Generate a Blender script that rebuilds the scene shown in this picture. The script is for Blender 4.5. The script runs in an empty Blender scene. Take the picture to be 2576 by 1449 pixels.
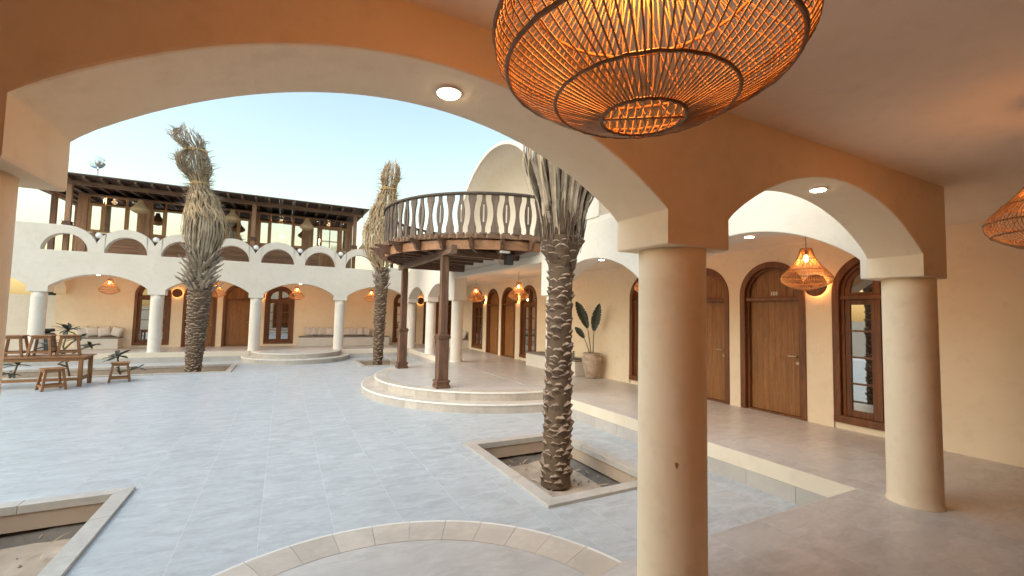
import bpy, math, random
from mathutils import Matrix, Vector

random.seed(7)
SC = bpy.context.scene
COL = SC.collection
PI = math.pi
R_ = math.radians
CZ = 2.08            # eye height above the courtyard paving
PZ = 0.38            # height of the arcade floors above the courtyard

# ------------------------------------------------------------------ camera
cam_d = bpy.data.cameras.new('camera')
cam_d.sensor_width = 36.0
cam_d.lens = 1105.04 / 2576 * 36.0
cam_d.clip_start = 0.05
cam_d.clip_end = 6000
cam = bpy.data.objects.new('camera', cam_d)
COL.objects.link(cam)
yaw, pitch, roll = R_(27.377), R_(3.3606), R_(1.2084)
fw = Vector((math.sin(yaw) * math.cos(pitch), math.cos(yaw) * math.cos(pitch), math.sin(pitch)))
r0 = Vector((math.cos(yaw), -math.sin(yaw), 0))
u0 = r0.cross(fw)
rt = math.cos(roll) * r0 + math.sin(roll) * u0
up = -math.sin(roll) * r0 + math.cos(roll) * u0
m = Matrix((rt, up, -fw)).transposed().to_4x4()
m.translation = Vector((0, 0, CZ))
cam.matrix_world = m
SC.camera = cam

# ------------------------------------------------------------------ world, sun, exposure
SUN_EL, SUN_AZ = R_(41), R_(254)     # soft hazy light from the left, a little behind the camera (azimuth from +Y, clockwise)
w = bpy.data.worlds.new('World')
SC.world = w
w.use_nodes = True
nt = w.node_tree
nt.nodes.clear()
sky = nt.nodes.new('ShaderNodeTexSky')
sky.sky_type = 'NISHITA'
sky.sun_disc = False
sky.sun_elevation = SUN_EL
sky.sun_rotation = SUN_AZ
sky.altitude = 0
sky.air_density = 2.2
sky.dust_density = 1.5
sky.ozone_density = 1.3
bg = nt.nodes.new('ShaderNodeBackground')
bg.inputs['Strength'].default_value = 0.128
wo = nt.nodes.new('ShaderNodeOutputWorld')
nt.links.new(sky.outputs[0], bg.inputs[0])
nt.links.new(bg.outputs[0], wo.inputs[0])

sun_d = bpy.data.lights.new('sun', 'SUN')
sun_d.energy = 1.15
sun_d.angle = R_(70)
sun_d.color = (1.0, 0.985, 0.965)
sun = bpy.data.objects.new('sun', sun_d)
COL.objects.link(sun)
sd = Vector((math.sin(SUN_AZ) * math.cos(SUN_EL), math.cos(SUN_AZ) * math.cos(SUN_EL), math.sin(SUN_EL)))
sun.rotation_euler = sd.to_track_quat('Z', 'Y').to_euler()
sun.location = (0, -20, 30)

vs = SC.view_settings
vs.view_transform = 'Standard'
vs.look = 'None'
vs.exposure = 1.06
vs.gamma = 1.0
vs.use_curve_mapping = False
SC.render.engine = 'CYCLES'
SC.cycles.use_denoising = True
SC.cycles.max_bounces = 8
SC.cycles.diffuse_bounces = 5
SC.cycles.glossy_bounces = 3
SC.cycles.adaptive_threshold = 0.03
SC.cycles.sample_clamp_indirect = 6.0
SC.cycles.caustics_reflective = False
SC.cycles.caustics_refractive = False

# ------------------------------------------------------------------ materials
def new_mat(name):
    mt = bpy.data.materials.new(name)
    mt.use_nodes = True
    n = mt.node_tree.nodes
    b = n['Principled BSDF']
    return mt, mt.node_tree, b

def mix_rgb(t, fac, a, b):
    x = t.nodes.new('ShaderNodeMix')
    x.data_type = 'RGBA'
    if hasattr(fac, 'links'):
        t.links.new(fac, x.inputs[0])
    else:
        x.inputs[0].default_value = fac
    for i, c in ((6, a), (7, b)):
        if hasattr(c, 'links'):
            t.links.new(c, x.inputs[i])
        else:
            x.inputs[i].default_value = (*c, 1)
    return x.outputs[2]

def ramp(t, src, p0, p1):
    x = t.nodes.new('ShaderNodeMapRange')
    x.inputs[1].default_value = p0
    x.inputs[2].default_value = p1
    t.links.new(src, x.inputs[0])
    return x.outputs[0]

def coords(t, scale=(1, 1, 1), obj=True, rnd=False):
    c = t.nodes.new('ShaderNodeTexCoord')
    mp = t.nodes.new('ShaderNodeMapping')
    mp.inputs['Scale'].default_value = scale
    t.links.new(c.outputs['Object'], mp.inputs[0])
    if rnd:
        oi = t.nodes.new('ShaderNodeObjectInfo')
        vm = t.nodes.new('ShaderNodeVectorMath')
        vm.operation = 'SCALE'
        cx = t.nodes.new('ShaderNodeCombineXYZ')
        for i in range(3):
            t.links.new(oi.outputs['Random'], cx.inputs[i])
        vm.inputs['Scale'].default_value = 37.0
        t.links.new(cx.outputs[0], vm.inputs[0])
        t.links.new(vm.outputs[0], mp.inputs['Location'])
        return mp.outputs[0], oi.outputs['Random']
    return mp.outputs[0]

def noise(t, vec, scale, detail=4, rough=0.55, dist=0.0):
    n = t.nodes.new('ShaderNodeTexNoise')
    n.inputs['Scale'].default_value = scale
    n.inputs['Detail'].default_value = detail
    n.inputs['Roughness'].default_value = rough
    n.inputs['Distortion'].default_value = dist
    t.links.new(vec, n.inputs['Vector'])
    return n.outputs['Fac']

def bump(t, b, h, strength, dist):
    x = t.nodes.new('ShaderNodeBump')
    x.inputs['Strength'].default_value = strength
    x.inputs['Distance'].default_value = dist
    t.links.new(h, x.inputs['Height'])
    t.links.new(x.outputs[0], b.inputs['Normal'])

def plaster(name, c, c2=None, rough=0.85, bstr=0.38, amount=1.0):
    mt, t, b = new_mat(name)
    c2 = c2 or tuple(v * 0.90 for v in c)
    v = coords(t)
    big = noise(t, v, 1.3, 3, 0.6, 0.3)
    fine = noise(t, v, 7, 4, 0.6)
    col = mix_rgb(t, ramp(t, big, 0.36, 0.66), c, c2)
    col = mix_rgb(t, ramp(t, fine, 0.52, 0.80), col, tuple(v * 0.93 for v in c2))
    t.links.new(col, b.inputs['Base Color'])
    b.inputs['Roughness'].default_value = rough
    b.inputs['Specular IOR Level'].default_value = 0.25
    bump(t, b, fine, bstr, 0.012)
    return mt

def stone(name, c, c2, rough=0.32, sc=5.0, tint=0.06, stretch=(1, 1, 1)):
    mt, t, b = new_mat(name)
    v, rnd = coords(t, stretch, rnd=True)
    a = noise(t, v, sc, 4, 0.62, 0.6)
    f = noise(t, v, sc * 5, 3, 0.65, 0.0)
    vv = noise(t, v, sc * 0.35, 1, 0.5, 0.6)
    mm = t.nodes.new('ShaderNodeMath'); mm.operation = 'ADD'
    t.links.new(a, mm.inputs[0])
    m2 = t.nodes.new('ShaderNodeMath'); m2.operation = 'MULTIPLY'; m2.inputs[1].default_value = 0.45
    t.links.new(f, m2.inputs[0]); t.links.new(m2.outputs[0], mm.inputs[1])
    col = mix_rgb(t, ramp(t, mm.outputs[0], 0.52, 0.88), c, c2)
    col = mix_rgb(t, ramp(t, vv, 0.5, 0.85), col, tuple(0.5 * (p + q) * 1.03 for p, q in zip(c, c2)))
    hsv = t.nodes.new('ShaderNodeHueSaturation')
    t.links.new(col, hsv.inputs['Color'])
    mr = t.nodes.new('ShaderNodeMapRange')
    mr.inputs[3].default_value = 1 - tint
    mr.inputs[4].default_value = 1 + tint
    t.links.new(rnd, mr.inputs[0])
    t.links.new(mr.outputs[0], hsv.inputs['Value'])
    t.links.new(hsv.outputs[0], b.inputs['Base Color'])
    rr = t.nodes.new('ShaderNodeMapRange')
    rr.inputs[3].default_value = rough * 0.8
    rr.inputs[4].default_value = min(1, rough * 1.5)
    t.links.new(f, rr.inputs[0])
    t.links.new(rr.outputs[0], b.inputs['Roughness'])
    return mt

def wood(name, c, c2, axis='z', rough=0.55, sc=9.0, tint=0.12):
    mt, t, b = new_mat(name)
    s = {'x': (0.09, 1, 1), 'y': (1, 0.09, 1), 'z': (1, 1, 0.09)}[axis]
    v, rnd = coords(t, s, rnd=True)
    a = noise(t, v, sc, 3, 0.65, 1.0)
    f = noise(t, v, sc * 6, 2, 0.6, 0.0)
    col = mix_rgb(t, ramp(t, a, 0.35, 0.68), c, c2)
    col = mix_rgb(t, ramp(t, f, 0.55, 0.8), col, tuple(x * 0.55 for x in c2))
    hsv = t.nodes.new('ShaderNodeHueSaturation')
    t.links.new(col, hsv.inputs['Color'])
    mr = t.nodes.new('ShaderNodeMapRange')
    mr.inputs[3].default_value = 1 - tint
    mr.inputs[4].default_value = 1 + tint
    t.links.new(rnd, mr.inputs[0])
    t.links.new(mr.outputs[0], hsv.inputs['Value'])
    t.links.new(hsv.outputs[0], b.inputs['Base Color'])
    b.inputs['Roughness'].default_value = rough
    bump(t, b, f, 0.25, 0.004)
    return mt

def plain(name, c, rough=0.6, metal=0.0, nz=0.12, sc=12):
    mt, t, b = new_mat(name)
    v, rnd = coords(t, rnd=True)
    a = noise(t, v, sc, 2, 0.6)
    col = mix_rgb(t, ramp(t, a, 0.3, 0.7), tuple(x * (1 - nz) for x in c), tuple(min(1, x * (1 + nz)) for x in c))
    t.links.new(col, b.inputs['Base Color'])
    b.inputs['Roughness'].default_value = rough
    b.inputs['Metallic'].default_value = metal
    return mt

def emit(name, c, s, sample=False):
    mt, t, b = new_mat(name)
    b.inputs['Base Color'].default_value = (*c, 1)
    b.inputs['Emission Color'].default_value = (*c, 1)
    b.inputs['Emission Strength'].default_value = s
    if not sample: mt.cycles.emission_sampling = 'NONE'
    return mt

def glass(name, tint, refl):
    mt, t, b = new_mat(name)
    t.nodes.remove(b)
    out = t.nodes['Material Output']
    tr = t.nodes.new('ShaderNodeBsdfTransparent'); tr.inputs[0].default_value = (*tint, 1)
    gl = t.nodes.new('ShaderNodeBsdfGlossy'); gl.inputs['Roughness'].default_value = 0.02
    lw = t.nodes.new('ShaderNodeFresnel'); lw.inputs[0].default_value = 1.5
    ad = t.nodes.new('ShaderNodeMath'); ad.operation = 'ADD'; ad.inputs[1].default_value = refl; ad.use_clamp = True
    t.links.new(lw.outputs[0], ad.inputs[0])
    mx = t.nodes.new('ShaderNodeMixShader')
    t.links.new(ad.outputs[0], mx.inputs[0]); t.links.new(tr.outputs[0], mx.inputs[1]); t.links.new(gl.outputs[0], mx.inputs[2])
    t.links.new(mx.outputs[0], out.inputs[0])
    return mt

M = {}
M['plaster'] = plaster('cream_plaster', (0.75, 0.69, 0.60), (0.71, 0.645, 0.55))
M['plaster_in'] = plaster('warm_cream_plaster', (0.88, 0.735, 0.535), (0.84, 0.685, 0.485))
M['ceiling'] = plaster('ceiling_plaster', (0.86, 0.765, 0.63), (0.83, 0.73, 0.59), bstr=0.15)
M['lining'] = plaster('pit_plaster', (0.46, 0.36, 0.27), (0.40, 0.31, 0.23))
M['tile'] = stone('grey_stone_tile', (0.51, 0.541, 0.545), (0.375, 0.392, 0.393), 0.34, 4.2, 0.018, (0.7, 1.7, 1))
M['tile_in'] = stone('warm_lit_stone_tile', (0.61, 0.575, 0.525), (0.475, 0.445, 0.40), 0.30, 4.2, 0.02, (0.7, 1.7, 1))  # paving stone with warm arcade light put into its colour, warms the bounce
M['band'] = stone('beige_stone_band', (0.60, 0.525, 0.43), (0.50, 0.435, 0.355), 0.38, 4.0, 0.10)
M['riser'] = stone('beige_stone_riser', (0.52, 0.46, 0.385), (0.42, 0.37, 0.31), 0.4, 4.0, 0.10)
M['skirt'] = stone('grey_skirting', (0.50, 0.455, 0.405), (0.43, 0.39, 0.345), 0.4, 4.0, 0.08)
M['nosing'] = stone('pale_nosing', (0.82, 0.79, 0.72), (0.74, 0.70, 0.62), 0.3, 6.0, 0.04)
M['curb'] = plaster('curb_plaster', (0.73, 0.64, 0.50), (0.69, 0.595, 0.455))
M['grout'] = plain('grout', (0.74, 0.73, 0.70), 0.8)
M['kerbstone'] = stone('planter_kerb', (0.52, 0.485, 0.43), (0.42, 0.39, 0.34), 0.28, 4.0, 0.05)
M['soil'] = plaster('dry_soil', (0.50, 0.41, 0.31), (0.33, 0.26, 0.19), 0.95, 1.0)
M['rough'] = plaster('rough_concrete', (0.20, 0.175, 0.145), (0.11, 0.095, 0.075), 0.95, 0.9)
M['rubble'] = plain('rubble', (0.36, 0.31, 0.25), 0.9, 0, 0.3, 20)
M['sand'] = plaster('sand', (0.45, 0.37, 0.27), (0.38, 0.31, 0.22), 0.95, 0.5)
M['door'] = wood('door_plank', (0.33, 0.142, 0.038), (0.225, 0.09, 0.022), 'z', 0.5, 16, 0.05)
M['frame'] = wood('door_frame', (0.22, 0.075, 0.018), (0.11, 0.034, 0.008), 'z', 0.45, 9, 0.05)
M['dark'] = plain('dark_gap', (0.02, 0.012, 0.008), 0.7)
M['beamx'] = wood('beam_wood_x', (0.21, 0.125, 0.078), (0.105, 0.056, 0.034), 'x', 0.6)
M['beamy'] = wood('beam_wood_y', (0.21, 0.125, 0.078), (0.105, 0.056, 0.034), 'y', 0.6)
M['beamz'] = wood('beam_wood_z', (0.195, 0.098, 0.056), (0.088, 0.042, 0.023), 'z', 0.6)
M['fascia'] = wood('fascia_wood', (0.40, 0.20, 0.09), (0.22, 0.10, 0.045), 'x', 0.6)
M['grey_wood'] = wood('weathered_wood', (0.175, 0.122, 0.088), (0.10, 0.068, 0.048), 'z', 0.7, 12)
M['deck'] = wood('deck_board', (0.30, 0.18, 0.105), (0.17, 0.095, 0.055), 'x', 0.65)
M['rail_wood'] = wood('rail_wood', (0.10, 0.072, 0.052), (0.055, 0.038, 0.027), 'x', 0.65)
M['pav_frame'] = wood('window_frame_wood', (0.46, 0.26, 0.12), (0.30, 0.155, 0.065), 'z', 0.5)
M['pav_post'] = wood('pavilion_post', (0.38, 0.205, 0.115), (0.22, 0.11, 0.06), 'z', 0.55)
M['pav_plank'] = wood('pavilion_plank', (0.36, 0.19, 0.105), (0.20, 0.095, 0.052), 'x', 0.55, 6)
M['furn'] = wood('furniture_wood', (0.33, 0.145, 0.05), (0.20, 0.082, 0.026), 'z', 0.5, 9, 0.1)
M['furnx'] = wood('furniture_wood_x', (0.36, 0.17, 0.065), (0.23, 0.10, 0.035), 'x', 0.5, 9, 0.1)
M['rattan'] = plain('rattan', (0.42, 0.25, 0.125), 0.5, 0, 0.25, 30)
M['rattan_dark'] = plain('rattan_hoop', (0.27, 0.135, 0.055), 0.55, 0, 0.25, 30)
M['straw'] = plain('woven_straw', (0.60, 0.44, 0.27), 0.8, 0, 0.2, 25)
M['bulb'] = emit('bulb_glow', (1.0, 0.60, 0.26), 22)
M['led'] = emit('downlight_glow', (1.0, 0.80, 0.55), 14)
M['led2'] = emit('arch_light_glow', (1.0, 0.78, 0.50), 16, True)
M['sconce_glow'] = emit('sconce_glow', (1.0, 0.50, 0.16), 9, True)
M['metal'] = plain('brushed_brass', (0.45, 0.36, 0.24), 0.35, 1.0, 0.05)
M['blackmetal'] = plain('dark_metal', (0.03, 0.028, 0.026), 0.5, 0.3, 0.1)
M['white'] = plain('white_plastic', (0.75, 0.73, 0.69), 0.45, 0, 0.03)
M['opal'] = plain('opal_globe', (0.88, 0.88, 0.86), 0.25, 0, 0.02)
M['pane'] = glass('window_pane', (0.85, 0.87, 0.88), 0.82)
M['mirror_pane'] = glass('reflective_pane', (0.55, 0.52, 0.48), 0.50)
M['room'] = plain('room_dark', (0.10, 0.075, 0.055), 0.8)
M['curtain'] = plain('brown_curtain', (0.12, 0.055, 0.03), 0.9)
M['trunk'] = plaster('palm_fibre', (0.145, 0.098, 0.062), (0.085, 0.055, 0.034), 0.95, 0.9)
M['scale'] = plain('leaf_base_bark', (0.125, 0.079, 0.048), 0.85, 0, 0.35, 9)
M['scale_cut'] = plain('leaf_base_cut', (0.265, 0.19, 0.128), 0.85, 0, 0.45, 14)
M['stub'] = plain('petiole', (0.33, 0.265, 0.20), 0.8, 0, 0.3, 6)
M['frond'] = plain('dry_frond', (0.36, 0.285, 0.20), 0.85, 0, 0.35, 4)
M['frond2'] = plain('straw_frond', (0.50, 0.365, 0.215), 0.85, 0, 0.3, 4)
M['rope'] = plain('rope', (0.62, 0.42, 0.18), 0.8, 0, 0.15, 20)
M['leaf'] = plain('plumeria_leaf', (0.060, 0.072, 0.048), 0.5, 0, 0.25, 8)
M['leaf2'] = plain('strelitzia_leaf', (0.036, 0.042, 0.022), 0.45, 0, 0.3, 8)
M['stem'] = plain('plant_stem', (0.19, 0.135, 0.07), 0.7, 0, 0.2, 10)
M['pot'] = stone('aged_terracotta', (0.56, 0.43, 0.33), (0.36, 0.265, 0.195), 0.8, 5.0, 0.02)
M['urn'] = stone('dark_stone_urn', (0.20, 0.18, 0.16), (0.05, 0.045, 0.04), 0.6, 5.0, 0.02, (0.5, 0.5, 4))
M['cushion'] = plain('linen_cushion', (0.66, 0.60, 0.53), 0.9, 0, 0.05, 30)
M['pad'] = plain('seat_pad', (0.24, 0.21, 0.18), 0.9, 0, 0.08, 30)
M['stain'] = plain('stain', (0.36, 0.20, 0.09), 0.9)
M['number'] = plain('number_metal', (0.80, 0.78, 0.74), 0.35, 0.2, 0.03)
M['roof'] = wood('roof_board', (0.085, 0.050, 0.034), (0.045, 0.026, 0.018), 'y', 0.7)
M['green'] = plain('tree_leaf', (0.07, 0.085, 0.05), 0.7, 0, 0.3, 3)
M['clear'] = glass('lamp_disc', (0.88, 0.90, 0.92), 0.0)

# ------------------------------------------------------------------ mesh helpers
class MB:
    def __init__(s):
        s.v = []; s.f = []; s.mi = []; s.cur = 0
    def face(s, idx):
        s.f.append(tuple(idx)); s.mi.append(s.cur)
    def add(s, pts):
        n = len(s.v); s.v.extend([tuple(p) for p in pts]); return n
    def box(s, x0, x1, y0, y1, z0, z1):
        n = s.add([(x0, y0, z0), (x1, y0, z0), (x1, y1, z0), (x0, y1, z0), (x0, y0, z1), (x1, y0, z1), (x1, y1, z1), (x0, y1, z1)])
        for q in ((0, 3, 2, 1), (4, 5, 6, 7), (0, 1, 5, 4), (1, 2, 6, 5), (2, 3, 7, 6), (3, 0, 4, 7)):
            s.face([n + i for i in q])
        return s
    def bar(s, p, q, wd, ht, wd2=None, ht2=None, upv=(0, 0, 1)):
        p, q = Vector(p), Vector(q)
        d = (q - p).normalized()
        u = Vector(upv)
        if abs(d.dot(u)) > 0.95: u = Vector((0, 1, 0))
        sx = d.cross(u).normalized(); uz = sx.cross(d).normalized()
        wd2 = wd if wd2 is None else wd2; ht2 = ht if ht2 is None else ht2
        pts = []
        for c, a, b in ((p, wd, ht), (q, wd2, ht2)):
            for i, j in ((-1, -1), (1, -1), (1, 1), (-1, 1)):
                pts.append(c + sx * (i * a / 2) + uz * (j * b / 2))
        n = s.add(pts)
        for qd in ((3, 2, 1, 0), (4, 5, 6, 7), (0, 1, 5, 4), (1, 2, 6, 5), (2, 3, 7, 6), (3, 0, 4, 7)):
            s.face([n + i for i in qd])
        return s
    def prism(s, poly, axis, a0, a1):
        def mk(u, v, a):
            return {'x': (a, u, v), 'y': (u, a, v), 'z': (u, v, a)}[axis]
        n = s.add([mk(u, v, a0) for u, v in poly] + [mk(u, v, a1) for u, v in poly])
        k = len(poly)
        s.face([n + i for i in range(k)][::-1]); s.face([n + k + i for i in range(k)])
        for i in range(k):
            j = (i + 1) % k
            s.face([n + i, n + j, n + k + j, n + k + i])
        return s
    def strip(s, cols, axis, t0, t1):
        """cols: (s, zbottom, ztop) along a wall; equal s = a jump"""
        def P(a, t, z):
            return (a, t, z) if axis == 'x' else (t, a, z)
        for (a, b0, c0), (a2, b1, c1) in zip(cols, cols[1:]):
            if abs(a - a2) > 1e-6:
                n = s.add([P(a, t0, b0), P(a2, t0, b1), P(a2, t0, c1), P(a, t0, c0), P(a, t1, b0), P(a2, t1, b1), P(a2, t1, c1), P(a, t1, c0)])
                for q in ((0, 1, 2, 3), (5, 4, 7, 6), (4, 5, 1, 0), (3, 2, 6, 7)):
                    s.face([n + i for i in q])
            else:
                for z0, z1 in ((b0, b1), (c0, c1)):
                    if abs(z0 - z1) > 1e-6:
                        n = s.add([P(a, t0, z0), P(a, t1, z0), P(a, t1, z1), P(a, t0, z1)])
                        s.face([n, n + 1, n + 2, n + 3])
        for a, b, c in (cols[0], cols[-1]):
            n = s.add([P(a, t0, b), P(a, t1, b), P(a, t1, c), P(a, t0, c)])
            s.face([n, n + 1, n + 2, n + 3])
        return s
    def lathe(s, prof, n=32, cx=0, cy=0, cap=True):
        base = len(s.v)
        for r, z in prof:
            for i in range(n):
                a = 2 * PI * i / n
                s.v.append((cx + r * math.cos(a), cy + r * math.sin(a), z))
        for k in range(len(prof) - 1):
            for i in range(n):
                j = (i + 1) % n
                s.face([base + k * n + i, base + k * n + j, base + (k + 1) * n + j, base + (k + 1) * n + i])
        if cap:
            s.face([base + i for i in range(n)][::-1])
            s.face([base + (len(prof) - 1) * n + i for i in range(n)])
        return s
    def tube(s, pts, r, n=6, closed=False, cap=True):
        pts = [Vector(p) for p in pts]
        k = len(pts)
        rs = r if isinstance(r, (list, tuple)) else [r] * k
        base = len(s.v)
        prev = None
        for i, p in enumerate(pts):
            if closed: d = pts[(i + 1) % k] - pts[i - 1]
            else: d = pts[min(i + 1, k - 1)] - pts[max(i - 1, 0)]
            d.normalize()
            if prev is None:
                u = Vector((0, 0, 1)) if abs(d.z) < 0.9 else Vector((1, 0, 0))
            else: u = prev
            sx = d.cross(u).normalized(); uz = sx.cross(d).normalized(); prev = uz
            for j in range(n):
                a = 2 * PI * j / n
                s.v.append(tuple(p + (sx * math.cos(a) + uz * math.sin(a)) * rs[i]))
        rng = k if closed else k - 1
        for i in range(rng):
            i2 = (i + 1) % k
            for j in range(n):
                j2 = (j + 1) % n
                s.face([base + i * n + j, base + i * n + j2, base + i2 * n + j2, base + i2 * n + j])
        if cap and not closed:
            s.face([base + j for j in range(n)][::-1]); s.face([base + (k - 1) * n + j for j in range(n)])
        return s
    def ribbon(s, pts, wd, side):
        """thin folded strip along pts; side vector gives the width direction; slight keel for depth"""
        pts = [Vector(p) for p in pts]
        k = len(pts)
        side = Vector(side)
        base = len(s.v)
        for i, p in enumerate(pts):
            ww = wd[i] if isinstance(wd, (list, tuple)) else wd
            d = (pts[min(i + 1, k - 1)] - pts[max(i - 1, 0)]).normalized()
            sd_ = (side - d * side.dot(d))
            if sd_.length < 1e-4: sd_ = d.orthogonal()
            sd_.normalize()
            nn = d.cross(sd_)
            s.v.extend([tuple(p - sd_ * ww / 2), tuple(p + nn * ww * 0.25), tuple(p + sd_ * ww / 2)])
        for i in range(k - 1):
            b = base + 3 * i
            s.face([b, b + 1, b + 4, b + 3]); s.face([b + 1, b + 2, b + 5, b + 4])
        return s
    def mesh(s, name, mats, smooth=False):
        me = bpy.data.meshes.new(name)
        me.from_pydata(s.v, [], s.f)
        for x in (mats if isinstance(mats, (list, tuple)) else [mats]):
            me.materials.append(x)
        if any(s.mi): me.polygons.foreach_set('material_index', s.mi)
        if smooth: me.polygons.foreach_set('use_smooth', [True] * len(s.f))
        me.update()
        import bmesh
        bm = bmesh.new(); bm.from_mesh(me)
        bmesh.ops.recalc_face_normals(bm, faces=bm.faces); bm.to_mesh(me); bm.free()
        return me
    def build(s, name, mats, parent=None, smooth=False, bevel=0.0, kind=None):
        return put(name, s.mesh(name, mats, smooth), parent, bevel=bevel, kind=kind)

def wloc(o):
    l = Vector((0, 0, 0))
    while o is not None:
        l = l + o.location; o = o.parent
    return l

def put(name, me, parent=None, loc=(0, 0, 0), rz=0.0, bevel=0.0, kind=None, rot=None, scale=None):
    """link a mesh whose vertices are in world coordinates (loc = 0) or local to loc; parents are unrotated here"""
    o = bpy.data.objects.new(name, me)
    COL.objects.link(o)
    if parent is not None:
        o.parent = parent
        o.location = Vector(loc) - wloc(parent)
    else: o.location = loc
    o.rotation_euler = rot if rot is not None else (0, 0, rz)
    if scale is not None: o.scale = scale
    if bevel > 0:
        b = o.modifiers.new('bevel', 'BEVEL'); b.width = bevel; b.segments = 2; b.limit_method = 'ANGLE'; b.angle_limit = R_(40)
    if kind: o['kind'] = kind
    return o

def tag(o, label, cat, group=None):
    o['label'] = label; o['category'] = cat
    if group: o['group'] = group
    return o

def thing(name, label, cat, loc=(0, 0, 0), group=None):
    o = bpy.data.objects.new(name, None)
    o.empty_display_size = 0.2
    COL.objects.link(o); o.location = loc
    return tag(o, label, cat, group)

def struct(o):
    o['kind'] = 'structure'; return o

def copy_tree(o, parent=None):
    c = o.copy(); COL.objects.link(c)
    if parent is not None: c.parent = parent
    for ch in list(o.children): copy_tree(ch, c)
    return c

def place(proto, loc, rz=0.0, label=None, group=None, parent=None, first=None, name=None, scale=None):
    c = copy_tree(proto, parent)
    if parent is not None: c.location = Vector(loc) - wloc(parent)
    else: c.location = loc
    c.rotation_euler = (0, 0, rz)
    if scale: c.scale = (scale,) * 3
    if label: c['label'] = label
    if group: c['group'] = group
    return c

def drop(o):
    for ch in list(o.children): drop(ch)
    bpy.data.objects.remove(o)

ORD = ['first', 'second', 'third', 'fourth', 'fifth', 'sixth', 'seventh', 'eighth', 'ninth', 'tenth']
rz = lambda z: z + CZ

def arch_cols(s0, s1, spring, rise, n=22):
    """points of a segmental or semicircular arch from s0 to s1"""
    c = (s0 + s1) / 2; h = (s1 - s0) / 2
    r = (h * h + rise * rise) / (2 * rise)
    return [(c - h * math.cos(PI * i / n) if rise >= h else s0 + (s1 - s0) * i / n, 0) for i in range(n + 1)], c, r, spring + rise - r

def arch_z(s, c, r, zc):
    return zc + math.sqrt(max(0, r * r - (s - c) ** 2))

# ================================================================== STRUCTURE
XW, XE = 7.90, 5.26            # right corridor: wall line, floor edge
FY = 2.43                      # near floor edge
YF, YW = 20.50, 23.10          # far floor edge, far wall
CAPB, SPR, RISE, CEIL = rz(0.42), rz(0.62), 0.46, rz(1.31)
UP = rz(1.86)                  # upper floor level
COLX = [-7.41, -4.21, -1.01, 2.19, 5.39]
HW = 0.262                     # half width of the block over a column

mb = MB(); mb.box(-2500, 2500, -2500, 2500, -0.72, -0.70)
g = mb.build('ground', M['sand']); struct(g)

PITS = [(2.62, 4.40, 4.10, 6.60), (-3.20, -1.40, 4.10, 6.50), (2.62, 4.30, 17.05, 19.40), (-9.4, -1.42, 16.85, 19.30)]

# courtyard bed with holes for the planting pits
xs = sorted({-14.0, XE + 0.05} | {v for p in PITS for v in p[:2]})
ys = sorted({FY - 0.05, YF + 0.05} | {v for p in PITS for v in p[2:]})
mb = MB()
for i in range(len(xs) - 1):
    for j in range(len(ys) - 1):
        cx, cy = (xs[i] + xs[i + 1]) / 2, (ys[j] + ys[j + 1]) / 2
        if any(p[0] < cx < p[1] and p[2] < cy < p[3] for p in PITS): continue
        mb.box(xs[i], xs[i + 1], ys[j], ys[j + 1], -0.69, -0.0014)
court = mb.build('courtyard_floor', M['grout']); struct(court)
court['label'] = 'pale grey stone paving of the open courtyard'

TW, TL = 0.628, 1.256
tile_cache = {}
def tile_mesh(a, b, mat='tile'):
    key = (round(a, 3), round(b, 3), mat)
    if key not in tile_cache:
        t = MB(); h = 0.0015; e = 0.0022
        a2, b2 = a / 2, b / 2; h = 0.0009; e = 0.0016
        n = t.add([(-a2, -b2, -0.02), (a2, -b2, -0.02), (a2, b2, -0.02), (-a2, b2, -0.02),
                   (-a2, -b2, -h), (a2, -b2, -h), (a2, b2, -h), (-a2, b2, -h),
                   (-a2 + e, -b2 + e, 0), (a2 - e, -b2 + e, 0), (a2 - e, b2 - e, 0), (-a2 + e, b2 - e, 0)])
        for k in (0, 4):
            for i in range(4):
                j = (i + 1) % 4
                t.face([n + k + i, n + k + j, n + k + 4 + j, n + k + 4 + i])
        t.face([n + 8, n + 9, n + 10, n + 11])
        tile_cache[key] = t.mesh('tile', M[mat])
    return tile_cache[key]

def cut(rect, hole):
    x0, x1, y0, y1 = rect; a0, a1, b0, b1 = hole
    if x1 <= a0 or x0 >= a1 or y1 <= b0 or y0 >= b1: return [rect]
    out = []
    if x0 < a0: out.append((x0, a0, y0, y1)); x0 = a0
    if x1 > a1: out.append((a1, x1, y0, y1)); x1 = a1
    if y0 < b0: out.append((x0, x1, y0, b0))
    if y1 > b1: out.append((x0, x1, b1, y1))
    return out

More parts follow.
